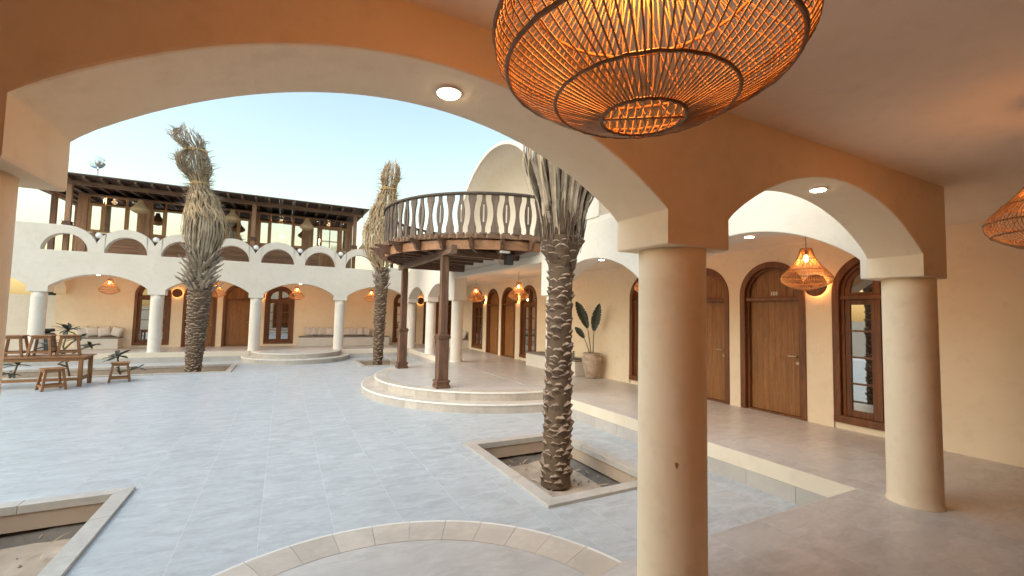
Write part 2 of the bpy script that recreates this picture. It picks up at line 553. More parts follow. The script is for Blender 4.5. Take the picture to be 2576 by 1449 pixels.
def lay_tiles(parent, area, z, holes=(), along='y', x_ref=0.52, y_ref=0.0, limit=300, gap=0.0026, mat='tile'):
    x0, x1, y0, y1 = area
    wx, wy = (TW, TL) if along == 'y' else (TL, TW)
    rects = []
    i = math.floor((x0 - x_ref) / wx)
    while x_ref + i * wx < x1:
        a = x_ref + i * wx
        off = (i % 2) * wy / 2 if along == 'y' else 0
        j = math.floor((y0 - y_ref - off) / wy)
        while y_ref + off + j * wy < y1:
            b = y_ref + off + j * wy
            r = (max(a, x0), min(a + wx, x1), max(b, y0), min(b + wy, y1))
            ps = [r]
            for h in holes:
                ps = [q for p in ps for q in cut(p, h)]
            rects += [p for p in ps if p[1] - p[0] > 0.03 and p[3] - p[2] > 0.03]
            j += 1
        i += 1
    rects.sort(key=lambda r: math.hypot((r[0] + r[1]) / 2, (r[2] + r[3]) / 2))
    for k, (a, b, c, d) in enumerate(rects[:limit]):
        put('tile', tile_mesh(b - a - gap, d - c - gap, mat), parent, ((a + b) / 2, (c + d) / 2, z + random.uniform(-0.0002, 0.0003)))
    if rects[limit:]:
        mb = MB()
        for a, b, c, d in rects[limit:]:
            mb.box(a + gap / 2, b - gap / 2, c + gap / 2, d - gap / 2, z - 0.02, z)
        mb.build('far_tiles', M[mat], parent, kind='stuff')

lay_tiles(court, (-11.0, XE, FY, YF), 0.0, PITS)

# ---- arcade floors
def platform(name, label, boxes, tiles, along='y'):
    mb = MB()
    for b in boxes: mb.box(*b, -0.5, PZ - 0.0014)
    o = mb.build(name, M['grout']); struct(o); o['label'] = label
    for t in tiles: lay_tiles(o, t, PZ, (), along, 0.52, 0.3, mat='tile_in')
    return o
near_floor = platform('near_arcade_floor', 'stone floor of the near arcade', [(-9, XE, -0.9, FY)], [(-9, XE - 0.002, -0.9, FY)])
right_floor = platform('right_arcade_floor', 'stone floor of the right arcade', [(XE + 0.02, XW, -0.9, YW)], [(XE, XW, -0.9, YF), (XE, XW, YF, YW)])
far_floor = platform('far_arcade_floor', 'stone floor of the far arcade', [(-14, XE, YF + 0.02, YW)], [(-12, XE, YF, YW)])

def riser_run(parent, axis, s0, s1, t, sign):
    """cream kerb face over grey skirting tiles; face at t, looking towards sign"""
    mb = MB()
    a, b = sorted((t, t - sign * 0.03))
    if axis == 'y': mb.box(a, b, s0, s1, 0.19, PZ - 0.003)
    else: mb.box(s0, s1, a, b, 0.19, PZ - 0.003)
    mb.build('kerb_face', M['curb'], parent)
    n = max(1, round((s1 - s0) / 0.62)); st = (s1 - s0) / n
    for i in range(n):
        mb = MB()
        a, b = sorted((t + sign * 0.012, t - sign * 0.03))
        p, q = s0 + i * st + 0.002, s0 + (i + 1) * st - 0.002
        if axis == 'y': mb.box(a, b, p, q, -0.004, 0.188)
        else: mb.box(p, q, a, b, -0.004, 0.188)
        mb.build('skirting_tile', M['skirt'], parent)
riser_run(right_floor, 'y', FY, 8.45, XE - 0.004, -1)
riser_run(right_floor, 'y', 14.6, YF, XE - 0.004, -1)
riser_run(far_floor, 'x', -12, -1.15, YF - 0.004, -1)
riser_run(far_floor, 'x', 2.3, XE - 0.02, YF - 0.004, -1)
riser_run(near_floor, 'x', -8, -1.2, FY + 0.004, 1)
riser_run(near_floor, 'x', 2.25, XE - 0.03, FY + 0.004, 1)

# ---- wing builders
def col_mesh(cx, cy, r=0.205):
    mb = MB()
    prof = [(r + 0.012, PZ - 0.01), (r + 0.010, PZ + 0.012), (r + 0.002, PZ + 0.03), (r, PZ + 0.1), (r - 0.002, CAPB - 0.2), (r - 0.002, CAPB + 0.02)]
    mb.lathe(prof, 56, cx, cy)
    return mb

def arch_wall(cols, ends, ztop):
    """cols: list of (lo, hi) blocks standing on columns; returns strip columns along the wall"""
    out = []
    prev = None
    for lo, hi in cols:
        if prev is not None:
            c = (prev + lo) / 2; h = (lo - prev) / 2
            r = (h * h + RISE * RISE) / (2 * RISE); zc = SPR + RISE - r
            n = 36
            for i in range(n + 1):
                s = prev + (lo - prev) * i / n
                out.append((s, arch_z(s, c, r, zc), ztop))
        out.append((lo, CAPB, ztop)); out.append((hi, CAPB, ztop))
        prev = hi
    return out

def opening_cols(s0, s1, base, ops, top, spring=2.15):
    """wall with round-headed openings; ops: (lo, hi)"""
    out = [(s0, base, top)]
    for lo, hi in sorted(ops):
        c = (lo + hi) / 2; r = (hi - lo) / 2; zs = PZ + spring
        out.append((lo, base, top))
        for i in range(29):
            s = c - r * math.cos(PI * i / 28)
            out.append((s, zs + math.sqrt(max(0, r * r - (s - c) ** 2)), top))
        out.append((hi, base, top))
    out.append((s1, base, top))
    return out

def finish(o, b=0.012):
    md = o.modifiers.new('bevel', 'BEVEL'); md.width = b; md.segments = 2; md.limit_method = 'ANGLE'; md.angle_limit = R_(35)
    return o

def weld(mb):
    """merge double vertices so bevels and shading run on"""
    key = {}; mp = []; nv = []
    for v in mb.v:
        k = (round(v[0], 4), round(v[1], 4), round(v[2], 4))
        if k not in key: key[k] = len(nv); nv.append(v)
        mp.append(key[k])
    mb.v = nv
    nf = []; nm = []
    for f, mi in zip(mb.f, mb.mi):
        g = []
        for i in f:
            if mp[i] not in g: g.append(mp[i])
        if len(g) >= 3: nf.append(tuple(g)); nm.append(mi)
    mb.f, mb.mi = nf, nm
    return mb

# ---- near wing (the arcade the camera stands in)
near = thing('near_arcade', 'nearest cream plaster arcade framing the view with its wide arch', 'arcade', (2.19, 2.0, PZ))
mb = MB().strip(arch_wall([(c - HW, c + HW) if c < 5 else (5.125, 5.625) for c in COLX], None, rz(1.78)), 'x', 1.80, 2.23)
finish(weld(mb).build('arch_wall', M['plaster_in'], near))
for c in COLX:
    col_mesh(c, 2.015).build('column', M['plaster_in'], near, True)
MB().box(-9, XW + 0.3, -0.9, 1.80, CEIL, rz(1.78)).build('ceiling', M['ceiling'], near)
MB().box(-9, XW + 0.3, -1.2, -0.93, -0.3, rz(1.78)).build('back_wall', M['plaster_in'], near)
for i in range(52):            # unseen dark boards added behind the camera for a dim orange bounce
    a = -8.98 + 16.85 * i / 52
    MB().box(a, a + 0.318, -0.929, -0.90, PZ, CEIL - 0.002).build('bounce_board', M['door'], near)
MB().box(-9.3, -9, -1.2, 2.23, -0.3, rz(1.78)).build('end_wall', M['plaster_in'], near)

# ---- right wing
right = thing('right_arcade', 'right cream arcade wing with arched wooden doors along its corridor', 'arcade', (6.5, 11, PZ))
mb = MB().strip(arch_wall([(2.232, 2.30), (4.89, 5.42), (8.00, 8.50)], None, rz(1.78)), 'y', 5.14, 5.59)
finish(weld(mb).build('arch_wall', M['plaster'], right))
mb = MB().strip(arch_wall([(14.22, 14.75), (17.30, 17.83), (20.38, 20.498)], None, rz(1.80)), 'y', 5.14, 5.59)
finish(weld(mb).build('arch_wall', M['plaster'], right))
for y in (5.155, 8.25, 14.485, 17.565):
    col_mesh(5.375, y).build('column', M['plaster'], right, True)
OPS_R = [(2.72, 3.95), (4.35, 5.56), (5.80, 7.01), (7.42, 8.65), (13.31, 14.54), (14.93, 16.15), (16.39, 17.61), (18.02, 19.25), (21.45, 22.67)]
mb = MB().strip(opening_cols(-1.2, YW + 0.3, -0.3, OPS_R, rz(1.78)), 'y', XW, XW + 0.30)
weld(mb).build('corridor_wall', M['plaster_in'], right)
MB().box(5.59, XW, 1.80, YW, CEIL, rz(1.78)).build('ceiling', M['ceiling'], right)
MB().box(5.16, 5.59, 8.502, 14.218, CEIL, rz(1.76)).build('ceiling', M['ceiling'], right)
finish(MB().box(5.14, 5.34, 8.502, 14.218, rz(1.18), CEIL + 0.07).build('slab_edge', M['plaster'], right))
MB().box(5.16, 14.0, -1.2, 30.0, rz(1.782), UP).build('roof_terrace', M['plaster'], right)
# upper room over the near bays, with a square recess in its courtyard wall
mb = MB()
cols = [(-1.2, UP, rz(4.6)), (5.35, UP, rz(4.6)), (5.35, rz(2.95), rz(4.6)), (6.47, rz(2.95), rz(4.6)), (6.47, UP, rz(4.6)), (6.92, UP, rz(4.6))]
mb.strip(cols, 'y', 5.14, 5.44)
weld(mb).build('upper_wall', M['plaster'], right)
MB().box(5.445, 7.9, 6.62, 6.92, UP, rz(4.6)).build('upper_wall', M['plaster'], right)
MB().box(5.44, 5.5, 5.30, 6.52, UP, rz(3.0)).build('recess_panel', M['curb'], right)
MB().box(5.10, 7.95, -1.2, 6.96, rz(4.6), rz(4.75)).build('upper_roof', M['plaster'], right)
MB().box(5.15, 5.40, 14.24, 20.48, rz(1.802), rz(1.95)).build('parapet', M['plaster'], right)
MB().box(5.15, 5.40, 6.94, 8.46, UP + 0.002, rz(1.95)).build('parapet', M['plaster'], right)

# ---- far wing
far = thing('far_arcade', 'far cream arcade wing with a scalloped arched parapet above', 'arcade', (-1, 21.8, PZ))
blocks = [(c - HW, c + HW) if c < 5 else (5.13, 5.63) for c in [-10.61] + COLX]
mb = MB().strip(arch_wall(blocks, None, UP), 'x', YF, YF + 0.43)
finish(weld(mb).build('arch_wall', M['plaster'], far))
for c in [-10.61] + COLX:
    col_mesh(c, YF + 0.215).build('column', M['plaster'], far, True)
OPS_F = [(-5.44, -4.22), (-3.81, -2.60), (-2.38, -1.17), (-0.77, 0.45), (5.05, 6.27), (6.66, 7.86)]
mb = MB().strip(opening_cols(-7.80, XW, -0.3, OPS_F, rz(1.78)), 'x', YW, YW + 0.30)
weld(mb).build('corridor_wall', M['plaster_in'], far)
MB().box(-7.6, 5.59, YF + 0.43, YW, CEIL, rz(1.78)).build('ceiling', M['ceiling'], far)
MB().box(-11, 5.12, YF + 0.02, 27.5, rz(1.782), UP - 0.003).build('roof_terrace', M['plaster'], far)
# cross arch closing the far corridor on the left
mb = MB().strip(arch_wall([(YF + 0.432, YF + 0.55), (YW - 0.25, YW - 0.002)], None, rz(1.78)), 'y', -7.80, -7.45)
weld(mb).build('cross_arch', M['plaster_in'], far)
# scalloped parapet
vals = [round(-5.97 + 1.62 * k, 5) for k in range(7)]
Ro, Ri, zc = 0.885, 0.60, UP + 0.005
cols = [(-8.4, UP - 0.002, rz(2.75))]
def scallop(c, lo, hi, flat_left=False):
    out = []
    ss = sorted({round(q, 5) for q in [lo, hi, c - Ri, c + Ri] + [lo + (hi - lo) * i / 30 for i in range(31)] + [c - Ri * math.cos(PI * i / 24) for i in range(25)]})
    for s in ss:
        top = zc + math.sqrt(max(0.04, Ro * Ro - (s - c) ** 2)) if not (flat_left and s < c) else rz(2.75)
        bot = UP - 0.002
        if abs(s - c) < Ri - 1e-4: bot = zc + math.sqrt(Ri * Ri - (s - c) ** 2)
        out.append((s, bot, top))
        if abs(abs(s - c) - Ri) < 1e-4:
            out[-1] = (s, UP - 0.002 if s < c else zc, top)
            out.append((s, zc if s < c else UP - 0.002, top))
    return out
cols += scallop(-6.81, -7.6, vals[0], True)
for k in range(6):
    cols += scallop((vals[k] + vals[k + 1]) / 2, vals[k], vals[k + 1])
cols += [(3.75, UP - 0.002, rz(2.0)), (5.12, UP - 0.002, rz(2.0))]
mb = MB().strip(cols, 'x', YF + 0.002, YF + 0.30)
finish(weld(mb).build('parapet', M['plaster'], far), 0.02)

# ---- curved steps
def wedge(cx, cy, a0, a1, ra, rb, z0, z1, n=4):
    mb = MB()
    pts = []
    for i in range(n + 1):
        a = a0 + (a1 - a0) * i / n
        pts.append((cx + rb * math.cos(a), cy + rb * math.sin(a)))
    for i in range(n, -1, -1):
        a = a0 + (a1 - a0) * i / n
        pts.append((cx + ra * math.cos(a), cy + ra * math.sin(a)))
    return mb.prism(pts, 'z', z0, z1)

def curved_steps(label, cx, cy, a0, a1, r_top, r_low, tile=0.30):
    t = thing('curved_steps', label, 'steps', (cx, cy, 0), 'curved stone steps around the courtyard')
    for r, z0, z1, nm in ((r_low, 0.001, 0.16, 'lower_step_core'), (r_top, 0.19, PZ - 0.03, 'upper_step_core')):
        n = 48
        pts = [(cx + (r - 0.02) * math.cos(a0 + (a1 - a0) * i / n), cy + (r - 0.02) * math.sin(a0 + (a1 - a0) * i / n)) for i in range(n + 1)]
        MB().prism(pts, 'z', z0, z1).build(nm, M['riser'], t)
    for r, zb, zt, wd in ((r_low, 0.0, 0.19, r_low - r_top + 0.12), (r_top, 0.19, PZ, 0.31)):
        n = max(4, round((a1 - a0) * r / tile)); st = (a1 - a0) / n; g = 0.0015 / r
        for i in range(n):
            p, q = a0 + i * st + g, a0 + (i + 1) * st - g
            jz = random.uniform(-0.0008, 0.0008)
            o = wedge(cx, cy, p, q, r - wd, r - 0.024, zt - 0.03, zt + 0.001 + jz).build('tread_stone', M['band'], t)
            wedge(cx, cy, p, q, r - 0.024, r + 0.004, zt - 0.034, zt + 0.002 + jz).build('nosing', M['nosing'], o, bevel=0.005)
            wedge(cx, cy, p, q, r - 0.035, r - 0.012, zb - 0.003 if zb == 0 else zb, zt - 0.034).build('riser_stone', M['riser'], t)
    n = 48; r = r_top - 0.315
    pts = [(cx + r * math.cos(a0 + (a1 - a0) * i / n), cy + r * math.sin(a0 + (a1 - a0) * i / n)) for i in range(n + 1)]
    MB().prism(pts, 'z', PZ - 0.03, PZ + 0.0005).build('top_paving', M['tile_in'], t)
    return t
curved_steps('half round stone landing with beige edge stones in the foreground', 0.55, 2.02, R_(14), R_(166), 1.66, 1.96)
curved_steps('wide curved stone steps under the round wooden balcony', 5.22, 11.50, R_(90), R_(270), 3.06, 3.38, 0.33)
curved_steps('small curved stone steps in front of the far arcade', 0.59, 20.49, R_(180), R_(360), 1.66, 2.0)

# ---- planting pits
def planter(label, x0, x1, y0, y1, soil_z=-0.35):
    t = thing('planter_bed', label, 'planter', ((x0 + x1) / 2, (y0 + y1) / 2, 0), 'sunken planting beds in the courtyard')
    k, h = 0.16, 0.034
    def side(p):
        n = max(1, round(max(abs(p[1][0] - p[0][0]), abs(p[1][1] - p[0][1])) / 0.95))
        (ax, ay), (bx, by), (cx, cy), (dx, dy) = p       # outer a-b, inner d-c
        for i in range(n):
            f0, f1 = i / n, (i + 1) / n
            e = 0.0012
            L = lambda u, v, f: (u[0] + (v[0] - u[0]) * f, u[1] + (v[1] - u[1]) * f)
            q = [L(p[0], p[1], f0 + (e if i else 0)), L(p[0], p[1], f1 - (e if i < n - 1 else 0)), L(p[3], p[2], f1 - (e if i < n - 1 else 0)), L(p[3], p[2], f0 + (e if i else 0))]
            MB().prism(q, 'z', -0.05, h + random.uniform(-0.001, 0.001)).build('kerb_stone', M['kerbstone'], t, bevel=0.004)
    g = 0.001
    o = [(x0, y0), (x1, y0), (x1, y1), (x0, y1)]
    n_ = [(x0 + k, y0 + k), (x1 - k, y0 + k), (x1 - k, y1 - k), (x0 + k, y1 - k)]
    for i in range(4):
        j = (i + 1) % 4
        side([o[i], o[j], n_[j], n_[i]])
    zl = -0.23
    c = 0.02
    for b in ((x0 - 0.02, x0 + k - c, y0, y1), (x1 - k + c, x1 + 0.02, y0, y1), (x0 + k - c, x1 - k + c, y0 - 0.02, y0 + k - c), (x0 + k - c, x1 - k + c, y1 - k + c, y1 + 0.02)):
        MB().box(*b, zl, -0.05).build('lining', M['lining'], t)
    # rough footing that bulges out under the lining, uneven
    nx, ny = max(8, int((x1 - x0) / 0.12)), max(8, int((y1 - y0) / 0.12))
    mb = MB()
    base = len(mb.v)
    rnd = random.Random(int(x0 * 100))
    for j in range(ny + 1):
        for i in range(nx + 1):
            x = x0 + (x1 - x0) * i / nx; y = y0 + (y1 - y0) * j / ny
            e = min(x - x0 - k, x1 - k - x, y - y0 - k, y1 - k - y)
            wob = 0.5 + 0.5 * math.sin(3.1 * x + 1.7 * math.sin(2.3 * y)) * math.sin(2.7 * y + 1.1)
            z = soil_z + 0.02 * math.sin(5 * x + 3 * y) + rnd.uniform(-0.012, 0.012) + 0.03 * wob
            led = 0.05 + 0.05 * wob
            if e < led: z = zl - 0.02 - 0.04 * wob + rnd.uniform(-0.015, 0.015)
            mb.v.append((x, y, z))
    for j in range(ny):
        for i in range(nx):
            a = base + j * (nx + 1) + i
            x = x0 + (x1 - x0) * (i + .5) / nx; y = y0 + (y1 - y0) * (j + .5) / ny
            e = min(x - x0 - k, x1 - k - x, y - y0 - k, y1 - k - y)
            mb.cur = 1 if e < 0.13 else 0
            mb.face([a, a + 1, a + nx + 2, a + nx + 1])
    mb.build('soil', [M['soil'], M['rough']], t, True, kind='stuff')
    pb, lf = MB(), MB()
    for q in range(int(60 * (x1 - x0) * (y1 - y0) / 4)):
        px_, py_ = rnd.uniform(x0 + k + 0.05, x1 - k - 0.05), rnd.uniform(y0 + k + 0.05, y1 - k - 0.05)
        s_ = rnd.uniform(0.008, 0.03) if rnd.random() < 0.85 else rnd.uniform(0.03, 0.06)
        n0 = len(pb.v)
        for dx, dy, dz in ((1, 0, 0), (0, 1, 0), (-1, 0, 0), (0, -1, 0), (0, 0, 0.8), (0, 0, -0.8)):
            pb.v.append((px_ + dx * s_ * rnd.uniform(0.7, 1.3), py_ + dy * s_ * rnd.uniform(0.7, 1.3), soil_z + 0.025 + dz * s_))
        for f_ in ((0, 1, 4), (1, 2, 4), (2, 3, 4), (3, 0, 4), (1, 0, 5), (2, 1, 5), (3, 2, 5), (0, 3, 5)): pb.face([n0 + i_ for i_ in f_])
        if q % 2 == 0:
            qx, qy, an = rnd.uniform(x0 + k, x1 - k), rnd.uniform(y0 + k, y1 - k), rnd.uniform(0, 6.28); L_ = rnd.uniform(0.08, 0.25)
            d_ = Vector((math.cos(an), math.sin(an), 0.1))
            lf.ribbon([Vector((qx, qy, soil_z + 0.05)), Vector((qx, qy, soil_z + 0.06)) + d_ * L_ * 0.5, Vector((qx, qy, soil_z + 0.05)) + d_ * L_], [0.012, 0.016, 0.004], (-math.sin(an), math.cos(an), 0.3))
    pb.build('pebbles', M['rubble'], t, kind='stuff'); lf.build('leaf_litter', M['frond2'], t, kind='stuff')
    return t
planter('sunken square bed with stone kerb around the nearest palm', *PITS[0])
planter('sunken bed with stone kerb cut off at the bottom left corner', *PITS[1])
planter('small sunken bed of the far palm beside the wooden post', *PITS[2], soil_z=-0.25)
planter('long sunken bed in front of the far arcade behind the table', *PITS[3], soil_z=-0.22)

# ---- doors and windows (local: x along the wall, -y towards the corridor, z from the floor)
def arch_ring(mb, ra, rb, zs, z0, y0, y1, n=28):
    """flat arched band between half widths ra (inner) and rb (outer), legs down to z0"""
    def pt(r, i): a = PI * i / n; return (r * math.cos(a), zs + r * math.sin(a))
    inn = [(ra, z0)] + [pt(ra, i) for i in range(n + 1)] + [(-ra, z0)]
    out = [(rb, z0)] + [pt(rb, i) for i in range(n + 1)] + [(-rb, z0)]
    for i in range(len(inn) - 1):
        n0 = mb.add([(inn[i][0], y0, inn[i][1]), (inn[i + 1][0], y0, inn[i + 1][1]), (out[i + 1][0], y0, out[i + 1][1]), (out[i][0], y0, out[i][1]),
                     (inn[i][0], y1, inn[i][1]), (inn[i + 1][0], y1, inn[i + 1][1]), (out[i + 1][0], y1, out[i + 1][1]), (out[i][0], y1, out[i][1])])
        for q in ((0, 1, 2, 3), (7, 6, 5, 4), (0, 4, 5, 1), (3, 2, 6, 7)):
            mb.face([n0 + j for j in q])
    for a, b in ((inn[0], out[0]), (inn[-1], out[-1])):
        n0 = mb.add([(a[0], y0, a[1]), (b[0], y0, b[1]), (b[0], y1, b[1]), (a[0], y1, a[1])]); mb.face([n0, n0 + 1, n0 + 2, n0 + 3])
    return mb

HWD, ZS, ZT = 0.605, 2.15, 2.07
def proto(name):
    o = bpy.data.objects.new(name, None); COL.objects.link(o); return o

def frame_parts(t, z0):
    weld(arch_ring(MB(), 0.50, HWD, ZS, z0, -0.035, 0.10)).build('frame', M['frame'], t, bevel=0.012)
    weld(arch_ring(MB(), 0.455, 0.505, ZS, z0, 0.035, 0.16)).build('inner_frame', M['frame'], t, bevel=0.008)
    MB().box(-0.50, 0.50, 0.0, 0.13, ZT - 0.035, ZT + 0.035).build('transom', M['frame'], t, bevel=0.008)

def make_door():
    t = proto('door')
    frame_parts(t, 0.0)
    MB().box(-0.5, 0.5, 0.02, 0.15, 0.0, 0.03).build('threshold', M['frame'], t)
    MB().box(-0.47, 0.47, 0.135, 0.16, 0.0, 2.62).build('backing', M['dark'], t)
    n = 8; wd = 0.92 / n
    for i in range(n):
        x0 = -0.46 + i * wd; x1 = x0 + wd
        MB().box(x0 + 0.0008, x1 - 0.0008, 0.10, 0.13, 0.03, ZT - 0.03).build('plank', M['door'], t, bevel=0.0025)
        pts = [(x0 + 0.002, ZT + 0.03), (x1 - 0.002, ZT + 0.03)]
        for k in range(5):
            x = x1 - 0.002 - (wd - 0.004) * k / 4
            pts.append((x, ZS + math.sqrt(max(0, 0.462 ** 2 - x * x))))
        MB().prism(pts, 'y', 0.10, 0.13).build('plank', M['door'], t, bevel=0.0025)
    mb = MB(); mb.bar((0.26, 0.045, 1.06), (0.40, 0.045, 1.06), 0.018, 0.02); mb.tube([(0.40, 0.10, 1.06), (0.40, 0.04, 1.06)], 0.012, 10)
    h = mb.build('handle', M['metal'], t, bevel=0.003)
    lp = MB().lathe([(0.026, 0.0), (0.026, 0.012)], 18).build('lock_plate', M['metal'], t)
    lp.rotation_euler = (PI / 2, 0, 0); lp.location = (0.40, 0.10, 0.94)
    return t

def make_window():
    t = proto('window')
    z0 = 0.10
    frame_parts(t, z0)
    MB().box(-HWD, HWD, -0.045, 0.12, z0, z0 + 0.11).build('sill', M['frame'], t, bevel=0.01)
    MB().box(-0.032, 0.032, 0.02, 0.13, z0 + 0.1, ZS + 0.47).build('mullion', M['frame'], t, bevel=0.006)
    for s in (-1, 1):
        a, b = sorted((s * 0.032, s * 0.455))
        mb = MB()
        zb, zt = z0 + 0.11, ZT - 0.035
        st = 0.075
        mb.box(a, a + st, 0.05, 0.10, zb, zt); mb.box(b - st, b, 0.05, 0.10, zb, zt)
        mb.box(a + st, b - st, 0.051, 0.099, zb, zb + 0.10); mb.box(a + st, b - st, 0.051, 0.099, zt - 0.08, zt)
        mb.build('casement', M['frame'], t, bevel=0.006)
        ph = (zt - 0.08 - zb - 0.10) / 4
        for k in range(4):
            p0 = zb + 0.10 + ph * k
            if k: MB().box(a + st, b - st, 0.055, 0.095, p0 - 0.014, p0 + 0.014).build('glazing_bar', M['frame'], t)
            MB().box(a + st, b - st, 0.072, 0.078, p0 + (0.014 if k else 0), p0 + ph - (0.014 if k < 3 else 0)).build('pane', M['mirror_pane'], t)
        # quarter-round top light
        pts = [(s * 0.032, ZT + 0.035), (s * 0.455, ZT + 0.035)]
        for k in range(13):
            x = 0.455 - (0.455 - 0.032) * k / 12
            pts.append((s * x, ZS + math.sqrt(max(0, 0.456 ** 2 - x * x))))
        MB().prism(pts, 'y', 0.085, 0.091).build('pane', M['mirror_pane'], t)
        inn, out = [], []
        c = (0.20, ZS + 0.12)
        for x, z in pts[:2] + pts[2:]:
            out.append((x, z)); inn.append((s * c[0] + (x - s * c[0]) * 0.72, c[1] + (z - c[1]) * 0.72))
        mb = MB(); k = len(out)
        n0 = mb.add([(x, 0.06, z) for x, z in out] + [(x, 0.06, z) for x, z in inn] + [(x, 0.10, z) for x, z in out] + [(x, 0.10, z) for x, z in inn])
        for i in range(k):
            j = (i + 1) % k
            mb.face([n0 + i, n0 + j, n0 + k + j, n0 + k + i]); mb.face([n0 + k + i, n0 + k + j, n0 + 3 * k + j, n0 + 3 * k + i])
            mb.face([n0 + 2 * k + i, n0 + 2 * k + j, n0 + 3 * k + j, n0 + 3 * k + i])
        mb.build('toplight_frame', M['frame'], t)
        # curtain drawn to one side
        cm = MB(); nn = 14
        for i in range(nn + 1):
            x = s * 0.44 - s * 0.20 * i / nn; y = 0.22 + 0.018 * math.sin(i * 1.9)
            cm.v += [(x, y, z0 + 0.05), (x, y, 2.58)]
        for i in range(nn):
            cm.face([2 * i, 2 * i + 2, 2 * i + 3, 2 * i + 1])
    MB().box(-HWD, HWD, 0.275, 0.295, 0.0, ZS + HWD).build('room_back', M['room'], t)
    MB().box(-HWD + 0.002, HWD - 0.002, 0.004, 0.29, -0.02, z0).build('plinth', M['plaster_in'], t)
    return t

DOOR, WIN = make_door(), make_window()
for i, (lo, hi) in enumerate(OPS_R):
    p = DOOR if i in (1, 2, 5, 6, 8) else WIN
    d = place(p, (XW + 0.012, (lo + hi) / 2, PZ), -PI / 2, parent=right)
    if i == 1:
        d['label'] = 'plank door marked 101'
        cu = bpy.data.curves.new('number_plate', 'FONT'); cu.body = '101'; cu.size = 0.10; cu.extrude = 0.003; cu.align_x = 'CENTER'
        cu.offset = 0.0018
        cu.materials.append(M['number'])
        tx = bpy.data.objects.new('number_text', cu)
        me = bpy.data.meshes.new_from_object(tx); bpy.data.objects.remove(tx)
        o = bpy.data.objects.new('number_plate', me); COL.objects.link(o); o.parent = d
        o.location = (0.0, 0.096, 2.14); o.rotation_euler = (PI / 2, 0, 0)
for i, (lo, hi) in enumerate(OPS_F):
    place(DOOR if i in (1, 2, 5) else WIN, ((lo + hi) / 2, YW + 0.012, PZ), 0, parent=far)
drop(DOOR); drop(WIN)

# ---- vaulted portal behind the balcony
vault = thing('vaulted_portal', 'tall white half round vault rising behind the wooden balcony', 'vault', (5.8, 11.52, UP))
mb = MB(); n = 64; yc = 11.52; Ro, Ri = 3.03, 2.93; zb = UP + 0.003
def ang(r, i): a = PI * i / n; return (yc + r * math.cos(a), zb + r * math.sin(a))
for i in range(n):
    a, b, c, d = ang(Ri, i), ang(Ri, i + 1), ang(Ro, i + 1), ang(Ro, i)
    x0, x1 = 5.22, 7.2
    k = mb.add([(x0, *a), (x0, *b), (x0, *c), (x0, *d), (x1, *a), (x1, *b), (x1, *c), (x1, *d)])
    for q in ((0, 1, 2, 3), (7, 6, 5, 4), (0, 4, 5, 1), (3, 2, 6, 7)): mb.face([k + j for j in q])
finish(weld(mb).build('vault_shell', M['plaster'], vault, True), 0.015)
mb = MB(); na, nr = 72, 34; ow = 0.55
def apse(i, j):
    a = PI * i / na; q = j / nr
    y, z = yc + Ri * q * math.cos(a), zb + Ri * q * math.sin(a)
    return (5.26 + 1.9 * max(0.0, 1 - q * q) ** 0.42, y, z)
for j in range(nr + 1):
    for i in range(na + 1): mb.v.append(apse(i, j))
for j in range(1, nr):
    for i in range(na):
        p = apse(i + 0.5, j + 0.5)
        dy, dz = abs(p[1] - yc), p[2] - zb
        if dy < ow and dz < 0.55 + math.sqrt(ow * ow - dy * dy): continue
        k = j * (na + 1) + i
        mb.face([k, k + 1, k + na + 2, k + na + 1])
o = weld(mb).build('apse', M['plaster'], vault, True)
md = o.modifiers.new('thick', 'SOLIDIFY'); md.thickness = 0.10; md.offset = 1.0

# ---- round wooden balcony
bal = thing('round_balcony', 'semicircular dark wood balcony on two posts with carved balusters', 'balcony', (3.24, 11.52, PZ))
bx, by = 5.22, 11.52
zd = rz(1.76)
n = 50; wdp = 6.0 / n
for i in range(n):
    y = by - 3.0 + wdp * (i + 0.5)
    L = math.sqrt(max(0.02, 3.0 ** 2 - (abs(y - by)) ** 2))
    MB().box(bx - L, bx + 0.0, y - wdp / 2 + 0.004, y + wdp / 2 - 0.004, zd - 0.10, zd + random.uniform(-0.003, 0.003)).build('deck_plank', M['deck'], bal)
nb = 14
angs = [R_(90) + PI * (i + 0.5) / nb for i in range(nb)]
zj0, zj1 = rz(1.42), rz(1.66)
for a in angs:
    ca, sa = math.cos(a), math.sin(a)
    prof = [(2.10, zj0), (2.98, zj0), (3.04, zj0 + 0.012), (3.09, zj0 + 0.05), (3.13, zj0 + 0.12), (3.22, zj0 + 0.175), (3.32, zj0 + 0.195), (3.32, zj1 - 0.002), (2.10, zj1 - 0.002)]
    mb = MB()
    hw = 0.036
    pts = []
    for sgn in (-1, 1):
        for r, z in prof: pts.append((bx + ca * r - sa * hw * sgn, by + sa * r + ca * hw * sgn, z))
    k = len(prof); n0 = mb.add(pts)
    mb.face([n0 + i for i in range(k)]); mb.face([n0 + k + i for i in range(k)][::-1])
    for i in range(k):
        j = (i + 1) % k; mb.face([n0 + i, n0 + k + i, n0 + k + j, n0 + j])
    mb.build('bracket', M['beamz'], bal)
edges = [R_(90)] + angs + [R_(270)]
for a, b in zip(edges, edges[1:]):
    e = 0.035 / 2.9
    wedge(bx, by, a + e * (a > R_(91)), b - e * (b < R_(269)), 2.86, 2.93, zj0 + 0.004, zj1 - 0.035, 4).build('fascia_board', M['fascia'], bal)
for i in range(8):     # joists under the deck
    y = by - 2.6 + 5.2 * i / 7
    L = math.sqrt(2.84 ** 2 - (y - by) ** 2)
    MB().box(bx - L, bx - 0.06, y - 0.04, y + 0.04, zj0 + 0.06, zj1 - 0.004).build('joist', M['beamx'], bal)
PX, PYS = 3.24, (9.64, 13.40)
